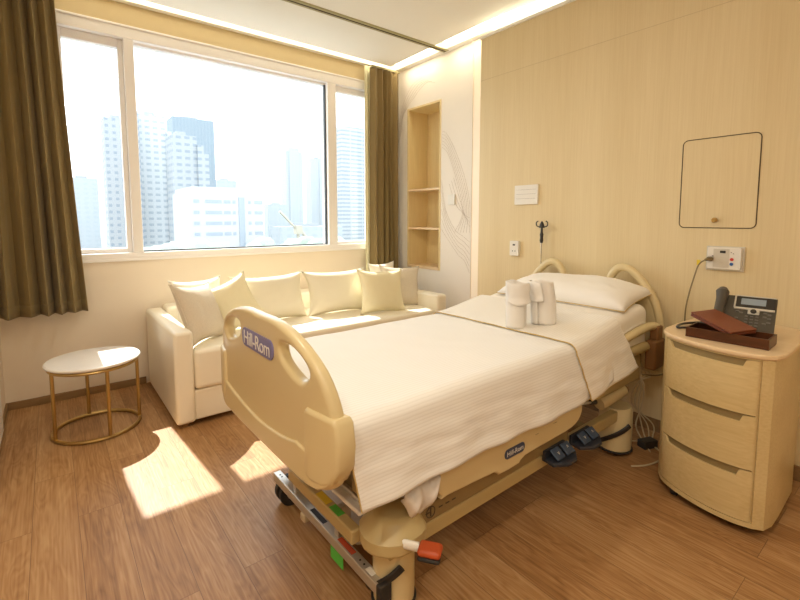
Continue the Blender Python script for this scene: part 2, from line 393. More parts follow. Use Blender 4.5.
MB().box(-.012, .275, -hw+.022, hw-.022, 0, .03).build('bottom_panel', 'cabtop', nr, smooth=False)
for z in (1.668-nz0, 1.25-nz0): MB().box(-.002, .275, -hw+.022, hw-.022, z-.011, z+.011).build('shelf', 'cabtop', nr, smooth=False)
# headboard wall, proud of the niche wall
w = MB().box(XH, XN+.35, YB, 2.63, 0, 2.875)
st(w, 'wall_headboard', 'woodwall')
st(MB().box(XH-.02, XN+.35, YB, 2.63, 2.875, 2.895), 'trim_soffit', 'ceiling')
# thin joint line across the veneer near the top
st(MB().box(XH-.0008, XH, YB, 2.63, 2.53, 2.533), 'trim_veneer_joint', 'woodjoint')
tl = MB().box(XN-.012, XN, 2.79, 2.885, 0, 2.985)  # glowing strip stands in for wall lit by a hidden source
lp = st(tl, 'trim_wall_glow', 'wallglow')
st(MB().box(XN-.02, XN, 2.885, 2.895, 0, ZC), 'trim_wall_glow_edge', 'wall_white')
# left pilaster, back room
st(MB().box(XL-.5, XL, 2.6, YW+.1, 0, ZC+.12), 'wall_left', 'wall')
st(MB().box(XB-.12, XB, YB, 2.6, 0, ZC+.12), 'wall_left_rear', 'wall')
st(MB().box(XB-.12, XL-.5, 2.6, 2.72, 0, ZC+.12), 'wall_left_return', 'wall')
st(MB().box(XB-.12, 3.52, YB-.12, YB, 0, ZC+.12), 'wall_rear', 'wall')
# ceiling: main slab and a flat panel hanging just below it
st(MB().box(XB-.12, 3.52, YB-.12, YW+.22, ZC+.09, ZC+.25), 'ceiling', 'ceiling')
cp = [(XB, YB), (2.55, YB), (2.80, .6), (3.02, 1.85), (2.965, 2.25), (2.945, 2.6), (2.96, 3.2), (2.985, 3.93), (XB, 3.93)]
st(MB().prism(cp, ZC-.005, ZC+.09), 'ceiling_panel', 'ceiling', smooth=False)
st(MB().box(XL, 3.17, YW-.075, YW, ZC-.005, ZC+.09), 'ceiling_border_window', 'ceiling')
st(MB().box(3.10, 3.17, 2.63, YW-.075, ZC-.005, ZC+.09), 'ceiling_border_niche', 'ceiling')
# cove LED strips in the gaps of the ceiling
st(MB().box(XL, 3.0, 3.955, 3.99, ZC+.02, ZC+.05), 'trim_cove_light_window', 'led')
def cove(y0, y1, n=6):
    xs = lambda y: 2.985-(.04*(3.93-y)/1.3 if y > 2.63 else .04-.075*((2.63-y)/.78)**2) 
    P = []
    Q = []
    for k in range(n+1):
        y = y0+(y1-y0)*k/n; P.append((xs(y)+.012, y)); Q.append((min(3.09, 3.09 if y > 2.4 else 3.09+.1*(2.4-y)), y))
    return P + Q[::-1]
st(MB().prism(cove(3.33, 3.93), ZC+.03, ZC+.05), 'trim_cove_light_niche', 'led')
st(MB().prism(cove(1.95, 3.16, 12), ZC+.03, ZC+.05), 'trim_cove_light_bed', 'led')
# ceiling curtain track for the bed
tk = MB().box(XB, 3.14, 3.195, 3.265, ZC-.014, ZC-.004)
st(tk, 'trim_ceiling_track', 'track', bevel=.003)
st(MB().box(XB, 3.13, 3.222, 3.238, ZC-.0155, ZC-.0135), 'trim_ceiling_track_slot', 'gap')
# baseboards
st(MB().box(XL, .56, YW-.012, YW, 0, .055), 'baseboard_window', 'base', bevel=.003)
st(MB().box(XH-.012, XH, YB, 2.63, 0, .08), 'baseboard_headboard', 'base', bevel=.003)
st(MB().box(XN-.012, XN, 2.9, YW-.012, 0, .07), 'baseboard_niche', 'base', bevel=.003)
st(MB().box(XL, XL+.012, 2.6, YW-.012, 0, .055), 'baseboard_left', 'base', bevel=.003)

# access door in the veneer wall: a hairline groove and a small knob
ad = root('door_1', (XH, .857, 1.56), 0, None, None); ad['kind'] = 'structure'
def ring2d(x0, x1, y0, y1, r, t): return [rrect(x0, x1, y0, y1, r), rrect(x0+t, x1-t, y0+t, y1-t, r-t)]
me = curve_mesh(ring2d(-.187, .187, -.262, .252, .03, .0045), .002); me.materials.clear()
o = finish(me, 'door_groove', 'gap', ad, smooth=False, recalc=False); o.matrix_local = Matrix.Translation((-.001, 0, 0)) @ frame_mat((0, -1, 0), (0, 0, 1)).to_4x4()
me = curve_mesh([rrect(-.181, .181, -.256, .246, .025)], .0016); me.materials.clear()
o = finish(me, 'door_leaf', 'doorwood', ad, smooth=False, recalc=False); o.matrix_local = Matrix.Translation((-.0008, 0, 0)) @ frame_mat((0, -1, 0), (0, 0, 1)).to_4x4()
kb = MB().tube([(-.001, 0, -.215), (-.008, 0, -.215), (-.012, 0, -.215), (-.026, 0, -.215), (-.03, 0, -.215)], [.006, .006, .014, .014, .010], 16)
kb.build('door_knob', 'brass', ad)

# ------------------------------------------------------------------ wall fittings
def wall_frame(): return frame_mat((0, -1, 0), (0, 0, 1))
def plate(name, label, cat, x, y, z, w_, h_, d=.012, r=.008, m='plate'):
    r0 = root(name, (x, y, z), 0, label, cat)
    me = curve_mesh([rrect(-w_/2, w_/2, -h_/2, h_/2, r)], d, .002); me.materials.clear()
    o = finish(me, 'face_plate', m, r0, recalc=False); o.matrix_local = Matrix.Translation((-d/2, 0, 0)) @ wall_frame().to_4x4()
    return r0
def wbox(p, name, m, cy, cz, w_, h_, x0, x1, bevel=0):   # a small piece on a wall fitting; cy to the photo's right is -y
    return MB().box(-x1, -x0, cy-w_/2, cy+w_/2, cz-h_/2, cz+h_/2).build(name, m, p, smooth=bool(bevel), bevel=bevel, seg=2)
# whiteboard-like plaque
p = plate('wall_plaque', 'white square name plaque on the wood wall above the slim double outlet', 'plaque', XH, 2.13, 1.542, .215, .152, .018, .004)
for k in range(3): wbox(p, 'groove_line', 'key', 0, .04-.035*k, .18, .0012, .0175, .0185)
# outlet left of the bed
p = plate('wall_outlet', 'small white wall outlet on the wood wall, left of the drip stand', 'wall outlet', XH, 2.225, 1.115, .085, .12, .028, .006)
wbox(p, 'socket', 'hole', 0, .028, .022, .012, .027, .0295); wbox(p, 'socket', 'hole', .012, -.022, .006, .008, .027, .0295); wbox(p, 'socket', 'hole', -.012, -.022, .006, .008, .027, .0295)
# nurse call panel
p = plate('nurse_call', 'white nurse-call socket panel with red and blue round buttons above the telephone', 'call panel', XH, .80, 1.132, .158, .122, .03, .01)
o = MB().box(-.008, 0, -.09, .09, -.072, .066).build('back_plate', 'silver', p, smooth=False, bevel=.003)
wbox(p, 'connector_panel', 'silver', .012, 0, .075, .104, .029, .031)
wbox(p, 'jack_socket', 'hole', .005, .036, .026, .013, .031, .033)
for nm, z_, mm_ in (('red_button', -.004, 'red'), ('blue_button', -.03, 'blue')):
    MB().tube([(-.030, -.038, z_), (-.034, -.038, z_)], .0085, 16).build(nm, mm_, p)
wbox(p, 'indicator', 'hole', -.034, .034, .004, .004, .030, .0315); wbox(p, 'indicator', 'hole', -.044, .028, .004, .004, .030, .0315)
wbox(p, 'indicator', 'hole', .052, .010, .008, .005, .030, .0315)
# light switch and niche socket
p = plate('light_switch', 'small white light switch on the cream wall right of the niche', 'light switch', XN, 3.155, 1.545, .09, .10, .02, .006)
wbox(p, 'rocker', 'plate', 0, 0, .05, .06, .019, .023, .002)
p = plate('niche_socket', 'tiny white socket inside the bottom compartment of the wall niche', 'socket', XN+.245, 3.35, 1.075, .05, .08, .01, .004)
p.rotation_euler = (0, 0, 0); p.location = (XN+.12, ny0+.0225, 1.07); p.rotation_euler = (0, 0, -PI/2)
wbox(p, 'socket', 'hole', 0, 0, .012, .008, .009, .0105)
# mural of thin swirling lines on the cream wall
mr = root('wall_mural', (XN, 3.08, 1.3), 0, 'swirling thin bronze line artwork on the cream wall around the light switch', 'wall art')
def strand(pts, r=.0011):
    MB().tube([(-.0012, y-3.08, z-1.3) for (_, y, z) in spline([(0, a, b) for a, b in pts], 10)], r, 5).build('mural_line', 'mural', mr)
for k in range(6):
    t = k/5
    strand([(3.31, 2.24-.16*t), (3.24-.02*t, 2.20-.2*t), (3.12-.01*t, 2.02-.26*t), (2.99+.04*t, 1.75-.22*t), (2.92+.10*t, 1.48-.1*t), (2.92+.20*t, 1.22+.0*t)])
for k in range(6):
    t = k/5
    strand([(3.31, 1.75-.5*t), (3.25-.03*t, 1.45-.3*t), (3.12-.05*t, 1.25-.25*t), (3.0-.02*t, 1.18-.24*t), (2.915, 1.13-.30*t)])
for k in range(3):
    t = k/2
    strand([(3.20-.06*t, 1.7+.06*t), (3.11-.05*t, 1.5+.06*t), (3.0-.02*t, 1.4-.02*t), (2.92, 1.36-.08*t)])
mr2 = root('wall_mural', (XN, 3.9, 2.7), 0, 'faint thin bronze line artwork on the cream wall above the niche', 'wall art')
for k in range(5):
    t = k/4
    pts = [(4.03-.05*t, 2.20+.1*t), (4.0-.06*t, 2.45+.05*t), (3.92-.16*t, 2.66), (3.78-.22*t, 2.80-.03*t), (3.62-.2*t, 2.84-.1*t)]
    MB().tube([(-.0012, y-3.9, z-2.7) for (_, y, z) in spline([(0, a, b) for a, b in pts], 10)], .0010, 5).build('mural_line', 'mural', mr2)

# ------------------------------------------------------------------ curtains
def curtain(name, label, x0, x1, z0, z1, y, folds, amp, flare=(0, 0), seed=1., lining=None):
    def fn(u, v):
        z = z1+(z0-z1)*v
        a0 = x0+flare[0]*v**1.3; a1 = x1+flare[1]*v**1.3
        ph = folds*2*PI*u+.9*sin(2.3*u*PI+seed)+.25*sin(v*2+seed*u*5)
        s_ = sin(ph); s_ = math.copysign(abs(s_)**.8, s_)
        d = amp*(.55+.45*v)*s_*(1+.35*sin(u*11+seed)) + .008*noise.noise(Vector((u*9, v*4, seed)))
        x = a0+(a1-a0)*(u+.012*sin(2*ph))
        return (x-(x0+x1)/2, d, z-z0)
    c = root(name, ((x0+x1)/2, y, z0), 0, label, 'curtain', 'olive curtains at the window')
    MB().grid(220, 50, fn).build('cloth', 'curtain', c, solid=.004, uvs=(1, 1), angle=180)
    hem = MB().grid(160, 2, lambda u, v: (fn(u, .965+.035*v)[0], fn(u, .965+.035*v)[1]-.003, fn(u, .965+.035*v)[2])).build('hem', 'curtain', c, solid=.004, angle=180)
    tr = MB().box(-(x1-x0)/2+.01, (x1-x0)/2-.01, -.012, .012, z1-z0, z1-z0+.02).build('track', 'track', c, smooth=False)
    if lining:
        l0, l1 = lining
        MB().grid(30, 20, lambda u, v: (l0+(l1-l0)*u-(x0+x1)/2, .052+.006*sin(u*14), (z1+(z0-z1)*v)-z0+.02)).build('lining', 'lining', c, solid=.003, angle=180)
    return c
curtain('curtain', 'olive-brown curtain bunched at the left end of the window, by the side table', -.30, .10, .68, 2.99, 3.93, 5.4, .055, (0, .085), 1.3)
curtain('curtain', 'olive-brown curtain in the room corner between the window and the wall niche', 2.735, 3.13, .56, 2.95, 3.95, 5.4, .036, (0, 0), 2.2, (2.695, 2.78))

# ------------------------------------------------------------------ sofa and cushions
SX0, SX1, SYF, SYB = .568, 2.95, 3.0, 4.03
sf = root('sofa', ((SX0+SX1)/2, 3.5, 0), 0, 'long cream leatherette sofa under the window, behind the hospital bed', 'sofa')
ox, oy = (SX0+SX1)/2, 3.5
MB().box(SX0+.115-ox, SX1-.115-ox, SYF+.02-oy, SYB-oy, .035, .235).build('base', 'sofa', sf, bevel=.012)
for x0, x1 in ((SX0, SX0+.117), (SX1-.117, SX1)):
    MB().box(x0-ox, x1-ox, SYF-oy, SYB-.02-oy, .03, .635).build('armrest', 'sofa', sf, bevel=.022, seg=4)
MB().box(SX0+.119-ox, SX1-.119-ox, SYF+.0-oy, 3.82-oy, .24, .505).build('seat_cushion', 'sofa', sf, bevel=.03, seg=4)
MB().box(SX0+.119-ox, SX1-.119-ox, 3.822-oy, SYB-oy, .24, .66).build('backrest', 'sofa', sf, bevel=.03, seg=4)
for x in (SX0+.06, SX1-.06):
    for y in (SYF+.06, SYB-.08): MB().cyl((x-ox, y-oy, 0), (x-ox, y-oy, .03), .022, .028).build('leg', 'base', sf)

def cushion(name, w_, h_, t, m, label, loc, lean, yaw, roll, group, seed=0., pinch=.16, cat='cushion', piping=None, long=False):
    """stands on its lower edge; local x = width, z = height, y = thickness"""
    def surf(sg):
        def fn(u, v):
            a, b = 2*u-1, 2*v-1
            e = max(0., (1-abs(a)**2.6))*max(0., (1-abs(b)**2.6))
            d = sg*t/2*e**.55 * (1+.10*noise.noise(Vector((a*1.6+seed, b*1.6, sg))))
            px = a*(1-pinch*(1-abs(b)**2.5)*abs(a)**2); pz = b*(1-pinch*(1-abs(a)**2.5)*abs(b)**2)
            d += .004*noise.noise(Vector((a*5+seed, b*5, sg*2)))*(e**.5)
            return (px*w_/2, d, pz*h_/2)
        return fn
    mb = MB().grid(28, 22, surf(1)).grid(28, 22, surf(-1))
    rt_ = root(name, loc, 0, label, cat, group)
    rt_.rotation_euler = (radians(lean), radians(roll), radians(yaw))
    o = mb.build('cushion_cover' if cat == 'cushion' else 'pillowcase', m, rt_, merge=True, angle=180)
    edge = []
    for (a0, b0), (a1, b1) in (((-1,-1),(1,-1)), ((1,-1),(1,1)), ((1,1),(-1,1)), ((-1,1),(-1,-1))):
        for k in range(14):
            t_ = k/14; u_ = (a0+(a1-a0)*t_+1)/2; v_ = (b0+(b1-b0)*t_+1)/2; q = surf(1)(u_, v_); edge.append((q[0], 0, q[2]))
    MB().tube(edge, .0035, 6, closed=True).build('piping', piping or m, rt_)
    return rt_
SG = 'cushions along the sofa'
cushion('cushion', .66, .42, .17, 'cush_cream', 'long cream bolster cushion, left one of the two behind the throw pillows', (1.43, 3.55, .69), -18, 3, 0, SG, 1.)
cushion('cushion', .64, .42, .17, 'cush_cream', 'long cream bolster cushion, right one of the two against the window wall', (2.04, 3.50, .69), -18, -5, 0, SG, 2.)
cushion('cushion', .42, .40, .13, 'cush_white', 'ivory cushion at the sofa left end, peeking out behind the oatmeal one', (.88, 3.62, .70), -14, 14, 0, SG, 3.)
cushion('cushion', .46, .44, .14, 'cush_grey', 'oatmeal woven cushion leaning on the left sofa armrest', (.80, 3.26, .70), -24, 44, 6, SG, 4.)
cushion('cushion', .38, .40, .13, 'cush_yellow', 'straw-yellow satin cushion leaning at the sofa left end, beside the oatmeal one', (1.085, 3.43, .70), -16, 10, -20, SG, 5.)
cushion('cushion', .48, .42, .14, 'cush_yellow', 'pale straw satin cushion standing at the sofa right end', (2.37, 3.26, .69), -18, -8, 3, SG, 6.)
cushion('cushion', .44, .42, .13, 'cush_grey', 'beige woven cushion at the sofa right end beside the armrest', (2.70, 3.40, .69), -18, -16, 4, SG, 7.)
cushion('cushion', .36, .34, .11, 'cush_white', 'ivory cushion at the sofa right end, only its corner showing behind two others', (2.68, 3.66, .74), -12, 6, 0, SG, 8.)

# ------------------------------------------------------------------ side table
tb = root('side_table', (.178, 3.395, 0), 0, 'round white marble side table with brass legs and ring base, left of the sofa', 'side table')
MB().lathe([(0, .443), (.247, .443), (.254, .447), (.258, .453), (.258, .459), (.254, .464), (.247, .466), (0, .466)], n=64).build('tabletop', 'marble', tb)
MB().tube([(.235*cos(a*PI/24), .235*sin(a*PI/24), .43) for a in range(48)], .010, 8, closed=True).build('top_ring', 'brass', tb)
MB().tube([(.235*cos(a*PI/24), .235*sin(a*PI/24), .0115) for a in range(48)], .0115, 8, closed=True).build('base_ring', 'brass', tb)
for a in [radians(q) for q in (98, 202, 282, 358)]:
    MB().cyl((.235*cos(a), .235*sin(a), .012), (.235*cos(a), .235*sin(a), .43), .0105, n=14).build('leg', 'brass', tb)
# low white cabinet at the left wall
lc = root('low_cabinet', (XL+.10, 3.1, 0), 0, 'white rounded end of a low cabinet against the left wall, below the curtain', 'cabinet')
MB().box(-.10, -.085, -.4, .55, .02, .30).build('front_panel', 'wall_white', lc, bevel=.008)

# ------------------------------------------------------------------ hospital bed
BR = radians(.7)
BY = 1.545
bed = root('hospital_bed', (.6, BY, 0), BR, 'cream adjustable hospital bed on covered casters in the middle of the room', 'hospital bed')
def bend(y): # footboard plan curve: centre bows towards the foot end
    a = abs(y)/.53
    return -.012+.036*max(0, a-.62)**2/.1444+.006*a*a
# outline in (y, z); drawn with the photo's right = -y
half = [(0, 1.012), (.10, 1.013), (.17, 1.010), (.25, .998), (.33, .975), (.40, .945), (.455, .905), (.495, .85), (.52, .79), (.532, .73), (.535, .67), (.53, .62), (.515, .58), (.48, .556), (.43, .545), (.30, .54), (0, .54)]
outl = [(-v.x, v.y) for v in [Vector((a, b)) for a, b in half]][::-1]
half = [(a*.935, b) for a, b in half]
outline = half + [(-a, b) for a, b in half[::-1][1:-1]]
def smooth_loop(pts, n=3):
    L_ = len(pts); out = []
    for i in range(L_):
        a, b, c, d = [Vector((*pts[(i+k-1) % L_], 0)) for k in range(4)]
        for k in range(n):
            t = k/n; q = .5*((2*b)+(-a+c)*t+(2*a-5*b+4*c-d)*t*t+(-a+3*b-3*c+d)*t**3); out.append((q.x, q.y))
    return out
hole = [(.13, .945), (.20, .95), (.27, .935), (.315, .91), (.325, .885), (.30, .862), (.26, .855), (.19, .872), (.14, .893), (.12, .92)]
hl = smooth_loop(hole, 3)
hr = [(-a, b) for a, b in hl]
hl = [(a*.95+.07, b) for a, b in hl]; hr = [(a*.95-.07, b) for a, b in hr]
def bent(splines, depth, x_off, name, m, bev=.012, cuts=True, res=3):
    me = curve_mesh(splines, depth, bev, res); me.materials.clear()
    bm = bmesh.new(); bm.from_mesh(me)
    bmesh.ops.remove_doubles(bm, verts=bm.verts, dist=1e-5)
    for k in range(-21, 22):
        y = k*.025+.0007
        bmesh.ops.bisect_plane(bm, geom=bm.verts[:]+bm.edges[:]+bm.faces[:], plane_co=(y, 0, 0), plane_no=(1, 0, 0))
    for v in bm.verts:
        y, z, d = v.co.x, v.co.y, v.co.z     # d: + = away from the mattress (towards -x)
        v.co = Vector((x_off-d+bend(y), y, z))
    bm.to_mesh(me); bm.free()
    return finish(me, name, m, bed, angle=40)
bent([smooth_loop(outline, 2), hl, hr], .044, 0, 'footboard', 'bedplastic', .016, res=4)
# inset face between the handles and the lower shell
lower = [(-.525, .655), (-.40, .655), (-.33, .66), (-.31, .655), (-.20, .635), (0, .622), (.20, .635), (.40, .66), (.525, .672), (.528, .63), (.51, .588), (.47, .562), (.40, .55), (0, .548), (-.40, .55), (-.47, .562), (-.51, .588), (-.528, .63)]
lower = [(a*.935, b) for a, b in lower]
bent([smooth_loop(lower, 2)], .03, -.016, 'lower_shell', 'bedplastic', .006)
for s in (-1, 1):
    wing = [(s*.39, .61), (s*.39, .775), (s*.40, .79), (s*.47, .79), (s*.53, .785), (s*.542, .77), (s*.550, .70), (s*.545, .64), (s*.52, .592), (s*.48, .573), (s*.42, .57), (s*.395, .58)]
    wing = [(a*.935, b) for a, b in wing]
    bent([wing if s > 0 else wing[::-1]], .066, -.001, 'corner_bumper', 'bedplastic', .012)
# badge on the footboard
bent([rrect(-.145, .145, .87, .94, .03)], .006, -.0235, 'badge', 'purple', .001)
ft = text_obj('lettering', 'Hill-Rom', .074, 'ltext', bed, (-.0395, 0, .903), frame_mat((0, -1, 0), (0, 0, 1)), .0006, .93)
# handles: rounded grip above the holes
# headboard
hb = MB()
HX = 2.285
me = curve_mesh([smooth_loop([(-.50, .44), (-.505, .60), (-.49, .74), (-.45, .84), (-.40, .885), (-.30, .90), (0, .90), (.30, .90), (.40, .885), (.45, .84), (.49, .74), (.505, .60), (.50, .44), (.42, .42), (0, .42), (-.42, .42)], 2)], .036, .012); me.materials.clear()
for v in me.vertices:
    y, z, d = v.co; v.co = Vector((HX-d, y, z))
finish(me, 'headboard', 'bedplastic', bed)
for s in (-1, 1):
    pth = spline([(HX, s*.155, .86), (HX, s*.165, .94), (HX, s*.185, .995), (HX, s*.225, 1.035), (HX, s*.285, 1.035), (HX, s*.35, .985), (HX, s*.41, .91), (HX, s*.462, .80), (HX, s*.485, .66), (HX, s*.485, .46)], 6)
    MB().tube(pth, .025, 14).build('head_rail', 'bedplastic', bed)
# deck and lift frame
MB().box(.10, 1.20, -.43, .43, .555, .60).build('foot_deck', 'bedtan', bed, bevel=.008)
MB().box(1.21, 2.12, -.43, .43, .555, .60).build('head_deck', 'bedtan', bed, bevel=.008)
for s in (-1, 1):
    MB().box(.12, 2.2, s*.40-.02, s*.40+.02, .47, .55).build('side_beam', 'beddark', bed, bevel=.005)
    MB().box(.22, 1.84, s*.43-.022, s*.43+.022, .215, .275).build('base_beam', 'bedtan', bed, bevel=.006)
for x in (.55, 1.55):
    MB().box(x-.03, x+.03, -.40, .40, .21, .265).build('cross_member', 'beddark', bed, bevel=.005)
for x in (.42, 1.62):
    MB().tube([(x, -.22, .25), (x+.22, -.22, .50)], .028, 12).build('lift_arm', 'beddark', bed)
    MB().tube([(x, .22, .25), (x+.22, .22, .50)], .028, 12).build('lift_arm', 'beddark', bed)
MB().box(1.3, 1.5, -.12, .12, .32, .47).build('motor_housing', 'beddark', bed, bevel=.02)
# white shrouds over the foot-end mechanism
MB().box(.10, .60, -.45, .20, .425, .44).build('foot_shroud', 'shroud', bed, bevel=.006)
MB().box(.24, .60, -.22, .34, .10, .18).build('lower_shroud', 'shroud', bed, bevel=.03)
MB().box(.125, .145, -.45, .20, .44, .456).build('foot_rail', 'steel', bed, bevel=.004)
# side panel (lowered rail) with badge
def side_poly(s):
    return [(.42, .385), (.44, .378), (.70, .365), (.73, .345), (.86, .345), (.90, .365), (1.20, .368), (1.30, .38), (1.345, .41), (1.36, .45), (1.345, .49), (1.29, .51), (.42, .50)]
for s in (-1, 1):
    me = curve_mesh([smooth_loop([(x, z) for x, z in side_poly(s)], 2)], .034, .008); me.materials.clear()
    for v in me.vertices:
        x, z, d = v.co; v.co = Vector((x, s*.482+d, z))
    sp = finish(me, 'side_panel', 'bedplastic', bed)
    if s < 0:
        me = curve_mesh([rrect(.76, .89, .395, .435, .018)], .004, .001); me.materials.clear()
        for v in me.vertices:
            x, z, d = v.co; v.co = Vector((x, -.5005+d, z))
        bd = finish(me, 'badge', 'navy', sp)
        text_obj('lettering', 'Hill-Rom', .030, 'ltext', sp, (.825, -.5032, .415), frame_mat((1, 0, 0), (0, 0, 1)), .0004)
        text_obj('lettering', '-----', .016, 'dtext', sp, (.98, -.4996, .436), frame_mat((1, 0, 0), (0, 0, 1)), .0003)
        text_obj('lettering', '▬▬▬▬'.replace('▬', '-'), .02, 'dtext', sp, (1.12, -.4996, .445), frame_mat((1, 0, 0), (0, 0, 1)), .0003)
# round emblem and dashes on the olive beam
em = MB().tube([(.395+.02*cos(a*PI/10), -.4625, .32+.02*sin(a*PI/10)) for a in range(20)], .0016, 6, closed=True)
em.box(.393, .397, -.4635, -.461, .305, .335)
for k in range(7): em.box(.27+.034*k+(.03 if k > 3 else 0), .288+.034*k+(.03 if k > 3 else 0), -.4622, -.4605, .318, .322)
MB().box(.26, 1.30, -.46, -.44, .285, .352).build('olive_beam', 'beddark', bed, bevel=.004)
em.build('emblem', 'dtext', bed)
MB().grid(20, 14, lambda u, v: (.25+.17*u, -.475-.03*sin(v*PI)+.012*sin(u*13+v*3), .47-.12*v*sin(PI*min(1, u*1.1+.05))**.6+.008*sin(u*25))).build('tucked_sheet', 'shroud', bed, solid=.006, angle=180)
# head-end side structure
MB().tube(spline([(1.78, -.475, .69), (1.95, -.485, .715), (2.10, -.49, .725), (2.19, -.50, .71), (2.23, -.50, .65), (2.22, -.50, .57)], 5), .024, 12).build('rail_arm', 'bedplastic', bed)
MB().tube([(1.75, -.455, .605), (2.10, -.475, .605)], .03, 12).build('rail_arm', 'bedtan', bed)
MB().box(1.75, 2.15, -.45, -.42, .60, .72).build('rail_panel', 'beddark', bed, bevel=.01)
MB().box(2.10, 2.24, -.535, -.475, .47, .645).build('control_bracket', 'bedbrown', bed, bevel=.012)
MB().box(2.14, 2.21, -.53, -.48, .64, .725).build('cable_bracket', 'bedbrown', bed, bevel=.01)
MB().box(1.50, 2.10, -.46, -.40, .40, .56).build('head_bracket', 'bedtan', bed, bevel=.02)
MB().tube([(1.30, -.50, .475), (1.41, -.51, .462)], .006, 8).build('lever', 'steel', bed)
MB().tube([(1.41, -.51, .462), (1.45, -.515, .455)], .012, 10).build('lever_knob', 'black', bed)
# casters with covers
def caster(x, y, r=.058):
    h = .275
    c_ = MB().lathe([(r*.80, .018), (r*.98, .03), (r, .06), (r, h-.02), (r*.9, h)], (x, y), 28)
    b_ = c_.build('caster_cover', 'bedplastic', bed)
    MB().tube([(x+r*1.01*cos(a*PI/14), y+r*1.01*sin(a*PI/14), .024) for a in range(28)], .007, 6, closed=True).build('skirt_ring', 'rubber', b_)
    wy = y
    w_ = MB()
    for dy in (-.025, .025):
        w_.tube([(x, wy+dy-.011, .052), (x, wy+dy+.011, .052)], .052, 20)
    w_.build('wheel', 'rubber', b_)
    # dark guard strip round the cover
    pts = [(x+cos(radians(a))*(r+.012), y+sin(radians(a))*(r+.012), .19-.14*k/10) for k, a in enumerate([250-11*i for i in range(11)])]
    MB().tube(pts, .016, 8, flat=.5).build('guard', 'rubber', b_)
    return b_
for x, y, r_ in ((.285, -.39, .074), (1.93, -.40, .09)): caster(x, y, r_)
for x, y in ((.27, .355), (1.86, .355)):
    fk = MB().box(x-.02, x+.02, y-.035, y+.035, .09, .28).build('caster_fork', 'bedtan', bed, bevel=.008)
    w_ = MB()
    for dy in (-.022, .022): w_.tube([(x-.03, y+dy-.012, .062), (x-.03, y+dy+.012, .062)], .062, 24)
    w_.build('wheel', 'rubber', fk)
    MB().tube([(x-.03, y-.036, .062), (x-.03, y+.036, .062)], .03, 20).build('hub', 'steel', fk)
MB().tube([(1.72, -.40, .335), (1.80, -.415, .35), (1.93, -.43, .372)], .036, 16).build('head_cross_tube', 'bedplastic', bed)
MB().tube([(1.925, -.43, .371), (1.945, -.432, .375)], .030, 16).build('tube_cap', 'bedbrown', bed)
# foot corner housing
poly = [(.13, -.41), (.15, -.48), (.21, -.53), (.31, -.535), (.37, -.50), (.385, -.42), (.36, -.33), (.27, -.29), (.17, -.32)]
top = [(.26+(x-.26)*.62+.02, -.42+(y+.42)*.62) for x, y in poly]
poly = [(.255+(x-.26)*.86, -.42+(y+.42)*.86) for x, y in poly]; top = [(.255+(x-.26)*.86, -.42+(y+.42)*.86) for x, y in top]
poly = smooth_loop(poly, 2); top = smooth_loop(top, 2)
MB().prism(poly, .268, .315).prism([(a, b) for a, b in poly], .315, .365, top).build('corner_housing', 'bedtan', bed, bevel=.012, merge=True)
poly2 = [(x, -y) for x, y in poly][::-1]
MB().box(.20, .32, .30, .40, .25, .30).build('corner_housing', 'bedtan', bed, bevel=.012)
# brake pedal
bk = MB().tube([(.225, -.50, .31), (.262, -.55, .308)], .016, 12, flat=.7).build('brake_arm', 'plate', bed)
MB().box(.245, .305, -.625, -.55, .304, .328, R3('Z', 35)).build('brake_pedal', 'orange', bk, bevel=.012)
MB().box(.248, .302, -.622, -.55, .286, .303, R3('Z', 35)).build('pedal_pad', 'rubber', bk, bevel=.01)
# foot cross beam and steel bumper bar
cb = MB().box(.13, .17, -.36, .13, .26, .31).build('foot_beam', 'bedtan', bed, bevel=.006)
for (y0, y1, m_, nm_) in ((-.18, -.10, 'yellow', 'yellow_label'), (-.265, -.20, 'green', 'green_label')):
    MB().box(.136, .164, y0, y1, .3102, .3112).build(nm_, m_, cb, smooth=False)
bb = MB().box(.185, .222, -.43, .42, .095, .135).build('bumper_bar', 'steel', bed, bevel=.003)
for (y0, y1, m_) in ((-.05, .06, 'hole'), (-.26, -.16, 'redlabel'), (-.385, -.345, 'plate')):
    MB().box(.193, .214, y0, y1, .1352, .136).build('label', m_, bb, smooth=False)
for y in (.38, .36, .22, -.30, -.325): MB().cyl((.2035, y, .135), (.2035, y, .1364), .004, n=10).build('bolt_hole', 'hole', bb)
MB().box(.178, .23, -.452, -.428, .07, .145).build('end_cap', 'rubber', bb, bevel=.006)
for y in (-.14, .22): MB().box(.20, .26, y-.014, y+.014, .11, .25).build('bumper_bracket', 'steel', bb, bevel=.003)
MB().box(.186, .188, -.21, -.12, .045, .098).build('green_tag', 'green', bb, smooth=False)
MB().box(.18, .21, .09, .13, .06, .097).build('bumper_clip', 'cablepale', bb, bevel=.008)
# foot pedals along the near side
for x0 in (1.09, 1.32):
    pd = MB().prism([(x0, -.47), (x0+.17, -.47), (x0+.18, -.52), (x0+.12, -.56), (x0+.05, -.56), (x0-.01, -.52)], .255, .272).build('pedal_unit', 'slate', bed, bevel=.005)
    MB().box(x0, x0+.17, -.472, -.455, .255, .305).build('pedal_back', 'slate', pd, bevel=.005)
    for k in (0, 1):
        q = MB().box(x0+.012+k*.08, x0+.076+k*.08, -.535, -.48, .292, .302, R3('X', 38)).build('pedal_key', 'bluekey', pd, bevel=.005)
        text_obj('key_symbol', 'v^'[k], .03, 'silver', q, (x0+.044+k*.08, -.512, .3035), R3('X', 38), .0003)
